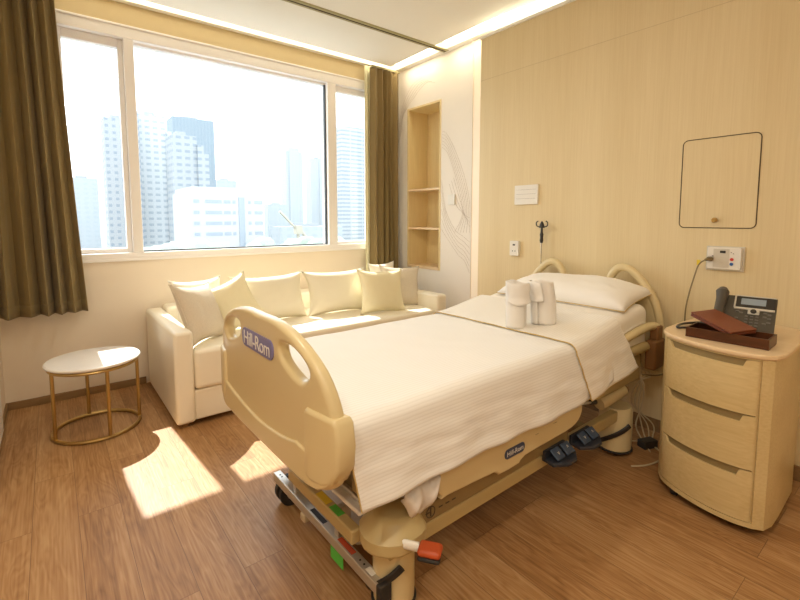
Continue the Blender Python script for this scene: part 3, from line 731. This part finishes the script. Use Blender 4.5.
# IV pole
iv = root('iv_pole', (2.92, 1.955, 0), 0, 'short drip pole with black double hook standing behind the bed head', 'iv pole')
MB().cyl((0, 0, .60), (0, 0, 1.20), .006, n=10).build('pole', 'chrome', iv)
MB().tube([(0, 0, 1.17), (0, 0, 1.19), (0, 0, 1.21), (0, 0, 1.235), (0, 0, 1.25), (0, 0, 1.29)], [.010, .014, .011, .014, .009, .008], 12).build('collar', 'black', iv)
hk = MB().tube([(0, 0, 1.285), (0, 0, 1.31), (0, 0, 1.335)], [.022, .016, .004], 12)
for a in (90, 270):
    c_, s_ = cos(radians(a)), sin(radians(a))
    hk.tube(spline([(0, 0, 1.30), (c_*.025, s_*.025, 1.293), (c_*.046, s_*.046, 1.302), (c_*.048, s_*.048, 1.325), (c_*.034, s_*.034, 1.335)], 5), .0045, 8)
hk.build('hook', 'black', iv)
MB().box(-.05, .01, -.012, .012, .60, .64).build('clamp', 'black', iv, bevel=.004)

# ------------------------------------------------------------------ bedding (in the bed's frame)
def bl(x, y, z):   # bed-local -> world
    return Vector((.6+x*cos(BR)-y*sin(BR), BY+x*sin(BR)+y*cos(BR), z))
def sstep(t): t = max(0, min(1, t)); return t*t*(3-2*t)
def ztop(x): return .748+.105*sstep((x-1.25)/.85)
mt = root('mattress', (.6, BY, .60), BR, 'thick cream mattress lying on the hospital bed under the bedspread', 'mattress')
def rbox_prof(n=6, r=.05, hw=.455):
    return None
mm = MB()
ns = 30; ring = []
def mring(x):
    h = ztop(x)-.004-.60; hw = .470; r = .05; pts = []
    for cx_, cz_, a0 in ((hw-r, h-r, 0), (-hw+r, h-r, 90), (-hw+r*.5, r*.5, 180), (hw-r*.5, r*.5, 270)):
        rr = r if a0 < 180 else r*.5
        for k in range(6):
            a = radians(a0+90*k/5); pts.append((x, cx_+rr*cos(a), cz_+rr*sin(a)))
    return pts
xs_ = [.075, .085, .10]+[.10+2.0*k/ns for k in range(1, ns)]+[2.10, 2.12, 2.13]
V = []
for i, x in enumerate(xs_):
    p_ = mring(x); e_ = {0: .03, 1: .01}.get(i, 0) or {len(xs_)-1: .03, len(xs_)-2: .01}.get(i, 0)
    c_ = (.0, (ztop(x)-.60)/2)
    V.append([(a, b*(1-e_), c_[1]+(c-c_[1])*(1-e_*3)) for a, b, c in p_])
nn = len(V[0]); mm.add([v for r_ in V for v in r_], [(i*nn+k, i*nn+(k+1) % nn, (i+1)*nn+(k+1) % nn, (i+1)*nn+k) for i in range(len(V)-1) for k in range(nn)]+[tuple(range(nn))[::-1], tuple(range((len(V)-1)*nn, len(V)*nn))])
mm.build('mattress_core', 'mattress', mt, angle=50)
MB().tube([(x, -.471, .10+ztop(x)-.80) for x in [.1+.098*k for k in range(21)]], .004, 6).build('piping', 'mattress', mt)

def drape(name, label, cat, x0, x1, lift, hem_near, hem_far, m, seed, x1f=None, x0f=None, pip=('x0', 'x1'), ends=(None, None), hemcol=False, nu=110, wr=1.):
    """cloth over the mattress: v runs from the far hem over the top to the near hem"""
    hw = .478+lift; r = .05
    rt_ = root(name, (.6, BY, .80), BR, label, cat)
    def fn(u, v):
        # arc-length across
        flat = 2*(hw-r); q = PI/2*r
        x_ = x0+(x1-x0)*u
        zt = ztop(x_)+lift
        Ln = (zt-r)-hem_near(u); Lf = (zt-r)-hem_far(u)
        # v ranges: fixed fractions so that columns line up
        if v < .16: t = v/.16; y, z, side = hw, hem_far(u)+Lf*t, 1-t
        elif v < .20: a = (v-.16)/.04*PI/2; y, z, side = hw-r+r*cos(a), zt-r+r*sin(a), 0
        elif v < .76: t = (v-.20)/.56; y, z, side = (hw-r)-flat*t, zt, 0
        elif v < .80: a = (v-.76)/.04*PI/2; y, z, side = -(hw-r)-r*sin(a), zt-r+r*cos(a), 0
        else: t = (v-.80)/.20; y, z, side = -hw, zt-r-Ln*t, -t
        x = x_
        if side < 0:
            t = -side
            if ends[0]: x += ends[0]*t*(1-u)
            if ends[1]: x += ends[1]*t*u
            y -= (.010+.016*wr*(.5+.5*sin(x*9+seed*2+t*1.4))+.010*wr*sin(x*23+seed+t*2.))*t**.8 + .030*t
            y -= .012*wr*noise.noise(Vector((x*3.2, t*5-x*2.2, seed)))*sstep(t*2.5)
            y -= .007*wr*noise.noise(Vector((x*8+t*6, t*9-x*5, seed+3)))*sstep(t*2.5)
        elif side > 0:
            t = side; y += .02*t+.01*sin(x*14)*t
        else:
            z += .0035*noise.noise(Vector((x*3.5, y*4.5, seed)))+.002*noise.noise(Vector((x*9, y*9, seed)))
        return (x, y, z-.80)
    o = MB().grid(nu, 100, fn).build('cloth', m, rt_, solid=.006, angle=180, uvs=(1, 1))
    # UV in metres so that ribs keep their spacing
    me = o.data; uvl = me.uv_layers[0]
    for lo in me.loops:
        i = lo.vertex_index; u = (i//101)/nu; v = (i % 101)/100
        s_ = v*1.7 if False else (0)
        vv = [(0, 0), (.16, .28), (.20, .36), (.76, 1.19), (.80, 1.27), (1., 1.55)]
        for a, b in zip(vv, vv[1:]):
            if v <= b[0]+1e-9: s_ = a[1]+(b[1]-a[1])*(v-a[0])/(b[0]-a[0]); break
        uvl.data[lo.index].uv = (x0+(x1-x0)*u, s_)
    path = []
    if 'x0' in pip: path += [fn(0, k/100) for k in range(0, 101)]
    if 'near' in pip: path += [fn(k/nu, 1) for k in range(nu+1)]
    if 'x1' in pip: path += [fn(1, k/100) for k in range(100, -1, -1)] if 'x0' in pip else [fn(1, 1-k/100) for k in range(101)]
    if path: MB().tube(path, .0034, 6).build('piping', 'piping', rt_)
    return rt_
drape('bedspread', 'cream ribbed bedspread with gold edging, hanging over the foot and near side of the bed', 'bedspread', .038, 1.62,
      .006, lambda u: .492+.006*u+.008*sin(u*7)+.03*sstep((u-.9)/.1), lambda u: .52, 'spread', 1.7, pip=('x0',), ends=(.03, -.02), wr=.5)
drape('coverlet', 'cream coverlet with gold hem folded across the bed below the towels', 'coverlet', 1.30, 1.73,
      .016, lambda u: .490+.055*u, lambda u: .54, 'spread_plain', 4.1, pip=('x0', 'near'), ends=(.07, .14), nu=50, wr=.5)

# bed pillow
def pillow_mesh(w_, d_, up_, dn_, seed):
    def f_(sg, t):
        def fn(u, v):
            a, b = 2*u-1, 2*v-1
            e = max(0., 1-abs(a)**3.2)*max(0., 1-abs(b)**3.)
            px = a*(1-.05*(1-abs(b)**2)*abs(a)**2); py = b*(1-.07*(1-abs(a)**2)*abs(b)**2)
            z = sg*t*e**.48*(1+.10*noise.noise(Vector((a*1.7+seed, b*1.7, sg))))+.006*noise.noise(Vector((a*6, b*5, seed)))*e**.5+.003*noise.noise(Vector((a*13, b*15, seed)))*e**.5
            return (px*w_/2, py*d_/2, z)
        return fn
    return f_(1, up_), f_(-1, dn_)
pw = root('pillow', (2.665, 1.55, .868), radians(90+3), 'plump white pillow with gold edging against the bed headboard', 'pillow')
pw.rotation_euler = (radians(-7), 0, radians(90+3))
pu, pd_ = pillow_mesh(.86, .46, .105, .035, 3.)
MB().grid(44, 30, pu).grid(44, 30, pd_).build('pillowcase', 'pillow', pw, merge=True, angle=180)
edge = []
for (a0, b0), (a1, b1) in (((0,0),(1,0)), ((1,0),(1,1)), ((1,1),(0,1)), ((0,1),(0,0))):
    for k in range(16): t_ = k/16; edge.append(pu(a0+(a1-a0)*t_, b0+(b1-b0)*t_))
MB().tube(edge, .0026, 6, closed=True).build('piping', 'piping', pw)

# towels: two rolled white towels standing side by side
def towel(loc, rz, h, label, lean, top=0.):
    t_ = root('rolled_towel', loc, rz, label, 'towel', 'rolled white towels on the bed')
    rings = []
    n, mz = 140, 16
    def fn(u, v):
        a = u*2*PI*2.6+.4; r = .020+.042*u
        if u > .97: r -= .0
        sq = 1+.10*cos(2*a+.6)
        zz = h*v+ (top*sin(a)*v)
        x = r*sq*cos(a)+lean[0]*v*v; y = r*sq*sin(a)*.92+lean[1]*v*v
        bul = 1+.06*sin(PI*v)
        return (x*bul, y*bul, zz+.003*sin(a*3)*v)
    MB().grid(n, mz, fn).build('rolled_cloth', 'towel', t_, solid=.009, angle=180, bevel=0)
    # folded-over flap draped on the roll
    def fl(u, v):
        a = radians(150)+radians(120)*u; r = .070+.004*sin(v*7)
        return (r*cos(a)+lean[0]*(1-v)*.9, r*sin(a)*.95+lean[1]*(1-v)*.9, h*1.02-h*.42*v-.015*sin(u*PI)*v)
    MB().grid(16, 10, fl).build('folded_flap', 'towel', t_, solid=.01, angle=180)
    return t_
towel((1.965, 1.455, .77), radians(20), .235, 'white rolled towel standing on the coverlet, left of the pair', (.02, .015), .012)
towel((2.085, 1.365, .785), radians(-60), .225, 'white rolled towel standing on the coverlet, right of the pair nearer the pillow', (-.02, .02), -.012)

# ------------------------------------------------------------------ bedside cabinet
cabr = root('bedside_cabinet', (2.49, .638, 0), 0, 'curved pale wood bedside cabinet with three drawers, right of the bed', 'bedside cabinet')
CO = Vector((2.35, .62))
arcp = [Vector(p) for p in ((2.265, .862), (2.205, .82), (2.155, .74), (2.125, .66), (2.108, .58), (2.108, .50), (2.125, .44))]
front = [(v.x-CO.x, v.y-CO.y) for v in spline([(p.x, p.y, 0) for p in arcp], 6)]
rest = [(2.15, .405), (2.21, .390), (2.30, .388), (2.60, .394), (2.80, .45), (2.86, .60), (2.82, .80), (2.72, .865), (2.50, .875), (2.32, .875)]
rest = [(a-CO.x, b-CO.y) for a, b in rest]
body = front+rest
def off(poly, d):
    n = len(poly); out = []
    for i in range(n):
        a, b, c = Vector(poly[i-1]), Vector(poly[i]), Vector(poly[(i+1) % n])
        t = (c-a).normalized(); nrm = Vector((t.y, -t.x))
        out.append(tuple(b+nrm*d))
    # orientation check
    return out
ar = sum(body[i-1][0]*body[i][1]-body[i][0]*body[i-1][1] for i in range(len(body)))
sg = 1 if ar > 0 else -1
inner = off(body, -sg*.010)
MB().prism(inner, .05, .773).build('cabinet_body', 'cab', cabr)
# side shell, wraps everything except the drawer opening; plinth and top rail
def shell(z0, z1, pts, d0, d1, name, m, bevel=.001, parent=cabr):
    o0 = pts; N_ = len(o0)
    def nrm(i):
        a = Vector(o0[max(i-1, 0)]); c = Vector(o0[min(i+1, N_-1)]); t = (c-a).normalized(); return Vector((t.y, -t.x))*sg
    A = [tuple(Vector(p)+nrm(i)*d0) for i, p in enumerate(o0)]; B = [tuple(Vector(p)+nrm(i)*d1) for i, p in enumerate(o0)]
    vs = [(*p, z0) for p in A]+[(*p, z0) for p in B]+[(*p, z1) for p in A]+[(*p, z1) for p in B]
    fs = []
    for i in range(N_-1):
        fs += [(i, i+1, N_+i+1, N_+i), (2*N_+i, 3*N_+i, 3*N_+i+1, 2*N_+i+1), (N_+i, N_+i+1, 3*N_+i+1, 3*N_+i), (i, 2*N_+i, 2*N_+i+1, i+1)]
    fs += [(0, N_, 3*N_, 2*N_), (N_-1, 3*N_-1, 4*N_-1, 2*N_-1)]
    return MB().add(vs, fs).build(name, m, parent, bevel=bevel, seg=2)
NF = len(front)
i0, i1 = 4, NF-1
full = body+[body[0]]
side_pts = body[i1:]+body[:i0+1]
shell(.04, .773, side_pts, -.012, .0, 'side_panel', 'cab')
dr_pts = front[i0:i1+1]
shell(.04, .062, dr_pts, -.012, .0, 'plinth_rail', 'cab')
shell(.767, .773, dr_pts, -.012, .0, 'top_rail', 'cab')
dl = Vector(dr_pts[0]); 
zs = [(.066, .288), (.294, .526), (.532, .765)]
def resamp(pts, n):
    L_ = [0]
    for a, b in zip(pts, pts[1:]): L_.append(L_[-1]+(Vector(b)-Vector(a)).length)
    out = []
    for k in range(n+1):
        s_ = L_[-1]*k/n
        for i in range(len(pts)-1):
            if s_ <= L_[i+1]+1e-9:
                t = (s_-L_[i])/(L_[i+1]-L_[i]); out.append(tuple(Vector(pts[i]).lerp(Vector(pts[i+1]), t))); break
    return out
drp = resamp(dr_pts, 40)
drp = drp[0:]
for z0, z1 in zs:
    # drawer front with a hand slot cut along its upper edge
    def nr_(i):
        a = Vector(drp[max(i-1, 0)]); c = Vector(drp[min(i+1, 40)]); t = (c-a).normalized(); return Vector((t.y, -t.x))*sg
    g0 = 1; idx = [i for i in range(g0, 40)]
    mb = MB(); A = []
    hts = []
    for i in idx:
        s_ = (i-g0)/(39-g0)
        if s_ < .06: h_ = z1
        elif s_ < .12: h_ = z1-.030*sstep((s_-.06)/.06)
        elif s_ < .875: h_ = z1-.030
        elif s_ < .90: h_ = z1-.030*(1-sstep((s_-.875)/.025))
        else: h_ = z1
        hts.append(h_)
    n_ = len(idx)
    vs = []
    for k, i in enumerate(idx):
        p_ = Vector(drp[i]); nv = nr_(i)
        a = p_+nv*.001; b = p_-nv*.011
        vs += [(a.x, a.y, z0), (a.x, a.y, hts[k]), (b.x, b.y, hts[k]), (b.x, b.y, z0)]
    fs = []
    for k in range(n_-1):
        for q in range(4):
            fs.append((k*4+q, k*4+(q+1) % 4, (k+1)*4+(q+1) % 4, (k+1)*4+q))
    fs += [(0, 1, 2, 3), ((n_-1)*4+3, (n_-1)*4+2, (n_-1)*4+1, (n_-1)*4)]
    df = mb.add(vs, fs).build('drawer_front', 'cab', cabr, angle=30)
    shell(z1-.036, z1+.001, drp[3:37], -.0115, -.0085, 'handle_slot', 'slot', 0, df)
shell(.06, .768, drp[0:40], -.0118, -.0098, 'shadow_gap', 'gap', 0)
topo = off(body, sg*.007)
MB().prism(topo, .774, .795).build('tabletop', 'cabtop', cabr, bevel=.006)
for x, y in ((-.15, .14), (-.16, -.14), (.33, .14), (.3, -.14)):
    MB().cyl((x, y-.012, .025), (x, y+.012, .025), .025, n=16).build('caster', 'rubber', cabr)
MB().prism([(a*.9+.02, b*.86) for a, b in body], .028, .05).build('underframe', 'hole', cabr)

# phone
ZT = .796
ph = root('desk_phone', (2.63, .605, ZT), radians(8), 'black desk telephone with a grey display on the bedside cabinet', 'telephone')
tilt = R3('Y', 0)
def pf(y, s, d):   # point on the sloping face: s up the slope, d out of it
    a = radians(46); return Vector((-.075+s*cos(a)-d*sin(a), y, .025+s*sin(a)+d*cos(a)))
def slab(name, m, y0, y1, s0, s1, d0, d1, parent=ph, bevel=.003):
    vs = [pf(y, s, d) for d in (d0, d1) for s in (s0, s1) for y in (y0, y1)]
    return MB().add(vs, [(0,2,3,1),(4,5,7,6),(0,1,5,4),(2,6,7,3),(1,3,7,5),(0,4,6,2)]).build(name, m, parent, bevel=bevel, seg=2)
slab('body', 'phonegrey', -.105, .135, 0, .205, -.022, 0)
bs = MB(); bs.box(-.085, .05, -.10, .11, 0, .022); bs.build('foot', 'phonegrey', ph, bevel=.006)
st_ = MB().add([(.0, -.05, .02), (.0, .05, .02), (.055, -.05, .02), (.055, .05, .02), pf(-.05, .14, -.02), pf(.05, .14, -.02), pf(-.05, .16, -.02), pf(.05, .16, -.02)], [(0,1,3,2),(4,6,7,5),(0,4,5,1),(2,3,7,6),(0,2,6,4),(1,5,7,3)]).build('stand', 'phonegrey', ph)
sc_ = slab('display_bezel', 'black', -.10, .055, .135, .20, 0, .006)
slab('display', 'lcd', -.065, .03, .150, .186, .006, .0072, sc_, 0)
slab('display_trim', 'silver', -.10, .055, .198, .2035, 0, .008, sc_, .001)
slab('display_trim', 'silver', .050, .057, .130, .2, 0, .008, sc_, .001)
tr_ = slab('lower_trim', 'silver', -.10, .055, .122, .134, 0, .007, ph, .002)
slab('navigation_surround', 'silver', -.045, .0, .098, .128, 0, .006, ph, .004)
nb = MB().tube([pf(-.022, .113, .004), pf(-.022, .113, .0095)], .012, 16); nb.build('navigation_button', 'black', ph)
def btn(y, s, w_=.012, h_=.0075): return slab('key_button', 'key', y-w_/2, y+w_/2, s-h_/2, s+h_/2, 0, .004, ph, .001)
for r_ in range(4):
    for c_ in range(3): btn(.002-.02*c_, .085-.017*r_)
for y, s in ((.040, .11), (.025, .103), (-.066, .112), (-.082, .105), (-.066, .090), (-.082, .083), (-.082, .06), (-.066, .052), (.04, .05), (.04, .07)): btn(y, s, .014, .008)
hs = MB().tube([pf(.108, -.005, .02), pf(.108, .01, .028), pf(.108, .05, .024), pf(.108, .10, .022), pf(.108, .16, .024), pf(.108, .20, .028), pf(.108, .222, .022)], [.014, .023, .020, .017, .020, .025, .016], 14, flat=1.15)
hs.build('handset', 'phonegrey', ph)
# tray and leather folder
ty = root('valet_tray', (2.425, .618, ZT), radians(1.5), 'dark brown rectangular wooden tray on the bedside cabinet, in front of the telephone', 'tray')
MB().box(-.075, .075, -.155, .155, 0, .008).build('tray_base', 'tray', ty, smooth=False)
for a in ((-.075, -.067, -.155, .155), (.067, .075, -.155, .155), (-.067, .067, -.155, -.147), (-.067, .067, .147, .155)):
    MB().box(*a, .008, .045).build('tray_side', 'tray', ty, smooth=False, bevel=.001)
wl = root('leather_folder', (2.465, .66, .866), 0, 'red-brown leather folder lying aslant across the dark tray', 'folder')
wl.rotation_euler = (radians(13), radians(-4.), radians(-28))
MB().box(-.07, .07, -.11, .11, -.011, -.001).build('back_cover', 'leather', wl, bevel=.003)
MB().box(-.07, .07, -.11, .11, .001, .011).build('front_cover', 'leather', wl, bevel=.003)
MB().box(-.066, .066, -.106, .106, -.001, .001).build('pages', 'hole', wl, smooth=False)
# cables
def cable(name, label, pts, r, m, cat='cable', plug=None, group=None):
    o = MB().tube(spline([Vector(p)-Vector(pts[0]) for p in pts], 8), r, 8).build(name, m); o.location = pts[0]
    return tag(o, label, cat, group)
pl = root('call_cable', (XH-.032, .86, 1.125), 0, 'olive call cord plugged into the panel above the telephone, hanging to the cabinet', 'cord')
MB().tube([(0, 0, 0), (-.02, .006, .002), (-.045, .012, -.004)], [.014, .012, .007], 12).build('plug', 'cable', pl)
MB().tube(spline([(-.045, .012, -.004), (-.07, .035, -.03), (-.085, .05, -.10), (-.10, .065, -.19), (-.11, .075, -.28), (-.10, .08, -.37), (-.10, .075, -.50), (-.08, .04, -.75)], 8), .0038, 8).build('cord', 'cable', pl)
MB().box(-.06, -.05, .035, .05, -.035, -.005).build('tag_label', 'yellow', pl, smooth=False)
cable('handset_cord', 'black coiled telephone cord beside the tray', [(2.56, .74, .802), (2.50, .80, .806), (2.46, .845, .806), (2.55, .86, .806), (2.64, .83, .806), (2.66, .78, .81), (2.62, .72, .803)], .006, 'black', 'cord')
for k in range(4):
    d = .012*k
    cable('bed_cable', 'pale power cable hanging in a loose bundle behind the bed head', [(2.83, 1.17-d, .56), (2.82-.02*k, 1.16+.01*k, .47), (2.80+.01*k, 1.13+d, .43), (2.83, 1.19-.03*k, .40), (2.80, 1.13+d, .34), (2.81, 1.14+.02*k, .20), (2.79+.03*k, 1.16-.02*k, .08), (2.78+.03*k, 1.12-.01*k, .008), (2.66+.05*k, 1.02+.02*k, .006)], .004, 'cablepale', 'cable', None, 'cables behind the bed head')
cable('floor_cable', 'pale cable looping over the floor between the bed and the cabinet', [(2.66, 1.20, .006), (2.74, 1.10, .006), (2.72, 1.0, .006), (2.62, .95, .006), (2.50, .97, .006), (2.42, 1.02, .006)], .0045, 'cablepale', 'cable')
cable('wall_cable', 'dark cable running from the bed head down behind the cabinet', [(2.80, 1.14, .40), (2.85, 1.06, .41), (2.90, 1.0, .46), (2.94, .97, .54), (2.95, .96, .62)], .0045, 'cable', 'cable')
ps = root('power_plug', (2.72, 1.06, .0), radians(-20), 'black power adapter on the floor behind the bed head', 'adapter')
MB().box(-.05, .05, -.03, .03, 0, .045).build('adapter_body', 'black', ps, bevel=.006)

# ------------------------------------------------------------------ the city outside
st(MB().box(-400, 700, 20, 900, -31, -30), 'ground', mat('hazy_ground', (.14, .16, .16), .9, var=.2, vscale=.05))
FA = dict(  # distance haze is put into these pale, bluish facade colours
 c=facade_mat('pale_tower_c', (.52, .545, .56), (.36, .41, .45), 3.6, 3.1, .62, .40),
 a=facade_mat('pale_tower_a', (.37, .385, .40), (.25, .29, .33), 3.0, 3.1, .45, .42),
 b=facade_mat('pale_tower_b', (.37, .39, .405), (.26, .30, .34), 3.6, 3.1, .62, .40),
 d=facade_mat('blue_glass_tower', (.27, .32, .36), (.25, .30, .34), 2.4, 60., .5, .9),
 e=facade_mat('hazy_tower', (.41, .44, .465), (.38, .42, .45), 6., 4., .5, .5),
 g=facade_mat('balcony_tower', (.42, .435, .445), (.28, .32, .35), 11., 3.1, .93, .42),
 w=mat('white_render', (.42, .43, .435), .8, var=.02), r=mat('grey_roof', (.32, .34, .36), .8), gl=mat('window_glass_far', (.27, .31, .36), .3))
def tower(label, rx0, rx1, top, y, m, steps=(), depth=14, lean=.0, roof=True, name='tower_block'):
    y = y*2.
    cx = (rx0+rx1)/2*y; hw = (rx1-rx0)/2*y; zt = 1.35+top*y
    r0 = root(name, (cx, y, -30), 0, label, 'building')
    MB().box(-hw, hw, 0, depth, 0, zt+30).build('facade', FA[m], r0, smooth=False)
    for (a0, a1, dt) in steps:
        MB().box(a0*y-cx, a1*y-cx, -1.2, depth*.8, 0, zt+30+dt*y).build('wing', FA[m], r0, smooth=False)
    if roof: MB().box(-hw*.5, hw*.3, depth*.3, depth*.7, zt+30, zt+30+2.2).build('roof_plant', FA['r'], r0, smooth=False)
    return r0
tower('slim white residential tower seen through the left window pane', .088, .140, .190, 125, 'a', ((.140, .1455, .018),))
tower('white residential tower just right of the left window mullion', .146, .193, .205, 130, 'c', ((.193, .202, -.03),))
tower('white stepped residential tower in front of the blue glass tower', .203, .250, .172, 112, 'b', ((.250, .262, -.018), (.262, .272, -.035)))
tower('blue-grey glass office tower behind the white stepped tower', .205, .286, .208, 185, 'd', (), 20)
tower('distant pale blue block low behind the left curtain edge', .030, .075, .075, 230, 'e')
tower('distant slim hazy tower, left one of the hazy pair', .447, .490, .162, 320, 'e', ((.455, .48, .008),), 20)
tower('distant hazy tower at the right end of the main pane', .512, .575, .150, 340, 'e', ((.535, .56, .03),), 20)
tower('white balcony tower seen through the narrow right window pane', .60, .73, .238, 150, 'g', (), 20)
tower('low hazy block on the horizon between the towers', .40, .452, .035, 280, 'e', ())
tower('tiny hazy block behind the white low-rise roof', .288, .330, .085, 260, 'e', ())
tower('flat dark-roofed low building by the crane', .43, .60, -.018, 130, 'r' if False else 'e', ())
# white low-rise with individual windows
y = 75.; x0, x1 = .232*y, .388*y; zt = 1.35+.058*y
lr = root('office_building', ((x0+x1)/2, y, -30), 0, 'white five-storey low-rise with a glazed stair strip in the main window pane', 'building')
cx = (x0+x1)/2
MB().box(x0-cx, x1-cx, 0, 12, 0, zt+30).build('wall', FA['w'], lr, smooth=False)
MB().box(x0-cx+.4, x1-cx-2.2, -.0, 12, zt+30, zt+30+.8).build('parapet', FA['w'], lr, smooth=False)
sx = .333*y-cx
MB().box(sx, sx+.95, -.12, 0, zt+30-9.2, zt+30-.7).build('stair_glazing', FA['gl'], lr, smooth=False)
for k in range(4):
    z = zt+30-1.5-1.75*k
    for xx, ww in ((x0-cx+.5, .9), (.262*y-cx, 2.6), (.262*y-cx+2.9, 1.1), (sx-1., .5), (sx+1.6, .5), (sx+2.7, 1.5)):
        MB().box(xx, xx+ww, -.06, 0, z-.28, z+.28).build('window', FA['gl'], lr, smooth=False)
# crane
cr = root('tower_crane', (.475*120, 120, -30), 0, 'pale construction crane in front of the hazy towers', 'crane')
cm = mat('crane_paint', (.40, .37, .30), .7)
MB().tube([(0, 0, 0), (0, 0, 29)], .5, 6).build('mast', cm, cr)
MB().tube([(0, 0, 28), (-5.5, 0, 33.5)], .35, 6).build('jib', cm, cr)
MB().tube([(0, 0, 29), (2.5, 0, 26)], .5, 6).build('counter_jib', cm, cr)
MB().box(-1, 1, -1, 1, 27, 29.5).build('cab', cm, cr, smooth=False)
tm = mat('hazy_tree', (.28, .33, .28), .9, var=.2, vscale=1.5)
def tree(rx, y, h, label):
    r0 = root('city_tree', (rx*y, y, -30), 0, label, 'tree', 'trees below the window line')
    mb = MB()
    for k in range(7):
        c = Vector((random.uniform(-2.2, 2.2), random.uniform(-1, 1), h-2+random.uniform(-1.2, .8))); r = random.uniform(1.3, 2.)
        vs = []; n = 10
        prof = [(r*sin(PI*i/7), -r*cos(PI*i/7)) for i in range(1, 7)]
        for pr, pz in prof:
            for q in range(n):
                a = 2*PI*q/n; f_ = 1+.25*noise.noise(Vector((a, pz, k))); vs.append((c.x+pr*f_*cos(a), c.y+pr*f_*sin(a), c.z+pz))
        mb.add(vs, [(i*n+q, i*n+(q+1) % n, (i+1)*n+(q+1) % n, (i+1)*n+q) for i in range(5) for q in range(n)]+[tuple(range(n))[::-1], tuple(range(5*n, 6*n))])
    mb.build('crown', tm, r0)
    MB().cyl((0, 0, 0), (0, 0, h-2), .35, .2, 8).build('trunk', FA['r'], r0)
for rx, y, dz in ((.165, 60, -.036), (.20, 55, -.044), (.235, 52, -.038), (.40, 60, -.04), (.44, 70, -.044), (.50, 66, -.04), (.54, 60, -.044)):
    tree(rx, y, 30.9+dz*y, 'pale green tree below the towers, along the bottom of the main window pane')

# ------------------------------------------------------------------ unseen ceiling fill lamps, added to brighten the room
for (x, y) in ((.3, .2), (.3, -1.4), (-.8, .4), (-.8, -.9), (.75, 2.0)):
    d = root('fill_downlight', (x, y, ZC-.004), 0, 'round ceiling fill lamp, added out of view to brighten the room', 'ceiling lamp', 'added ceiling fill lamps')
    MB().lathe([(.085, -.006), (.10, -.006), (.10, 0), (.085, 0)], n=32).build('lamp_trim', 'plate', d)
    MB().lathe([(.0, -.0075), (.083, -.0075), (.083, -.0035), (0, -.0035)], n=32).build('diffuser', 'fill_downlight', d)

# ------------------------------------------------------------------ light
sun = bpy.data.lights.new('sun', 'SUN'); sun.energy = 9.; sun.angle = radians(.6); sun.color = (1., .96, .90)
so = bpy.data.objects.new('sun', sun); COL.objects.link(so)
dv = Vector((.068, -1., -1.12)).normalized(); so.rotation_euler = dv.to_track_quat('-Z', 'Y').to_euler()
wd = bpy.data.worlds.new('sky'); S.world = wd; wd.use_nodes = True
bg = wd.node_tree.nodes['Background']; bg.inputs[0].default_value = (.86, .94, 1., 1); bg.inputs[1].default_value = 3.0
def area(name, loc, size, energy, col, rot=(0, 0, 0), shape='DISK'):
    a = bpy.data.lights.new(name, 'AREA'); a.energy = energy; a.color = col; a.size = size; a.shape = shape
    o = bpy.data.objects.new(name, a); COL.objects.link(o); o.location = loc; o.rotation_euler = rot; return o
for i, (x, y) in enumerate(((.3, .2), (.3, -1.4), (-.8, .4), (-.8, -.9), (.75, 2.0))):  # added warm fill, no such lamps in view
    area('fill_lamp', (x, y, ZC-.014), .16, 10., (1., .91, .75))
def strip(name, loc, length, energy):
    a = bpy.data.lights.new(name, 'AREA'); a.shape = 'RECTANGLE'; a.size = .02; a.size_y = length; a.energy = energy; a.color = (1., .84, .62)
    o = bpy.data.objects.new(name, a); COL.objects.link(o); o.location = loc; return o
strip('cove_lamp', (3.05, 2.93, 3.0), .42, .7)
strip('cove_lamp', (3.05, 3.60, 3.0), .50, .8)
try:
    pt = bpy.data.lights.new('window_portal', 'AREA'); pt.shape = 'RECTANGLE'; pt.size = wx1-wx0; pt.size_y = wz1-wz0; pt.cycles.is_portal = True
    po = bpy.data.objects.new('window_portal', pt); COL.objects.link(po); po.location = ((wx0+wx1)/2, YW+.25, (wz0+wz1)/2); po.rotation_euler = (radians(-90), 0, 0)
except Exception as ex: print(ex)

# ------------------------------------------------------------------ camera
cam = bpy.data.cameras.new('camera'); co = bpy.data.objects.new('camera', cam); COL.objects.link(co)
cam.sensor_fit = 'HORIZONTAL'; cam.sensor_width = 36; cam.lens = 441/800*36
cam.shift_y = -43/800; cam.clip_start = .05; cam.clip_end = 2000
co.location = (0, 0, 1.35); co.rotation_euler = (radians(90-4.9), 0, radians(-38.4))
S.camera = co
S.view_settings.view_transform = 'Standard'; S.view_settings.look = 'None'; S.view_settings.exposure = .48; S.view_settings.gamma = 1; S.view_settings.use_curve_mapping = False
S.cycles.use_denoising = True
S.cycles.max_bounces = 10; S.cycles.diffuse_bounces = 6; S.cycles.transparent_max_bounces = 12
S.cycles.sample_clamp_indirect = 6.; S.cycles.caustics_reflective = False; S.cycles.caustics_refractive = False
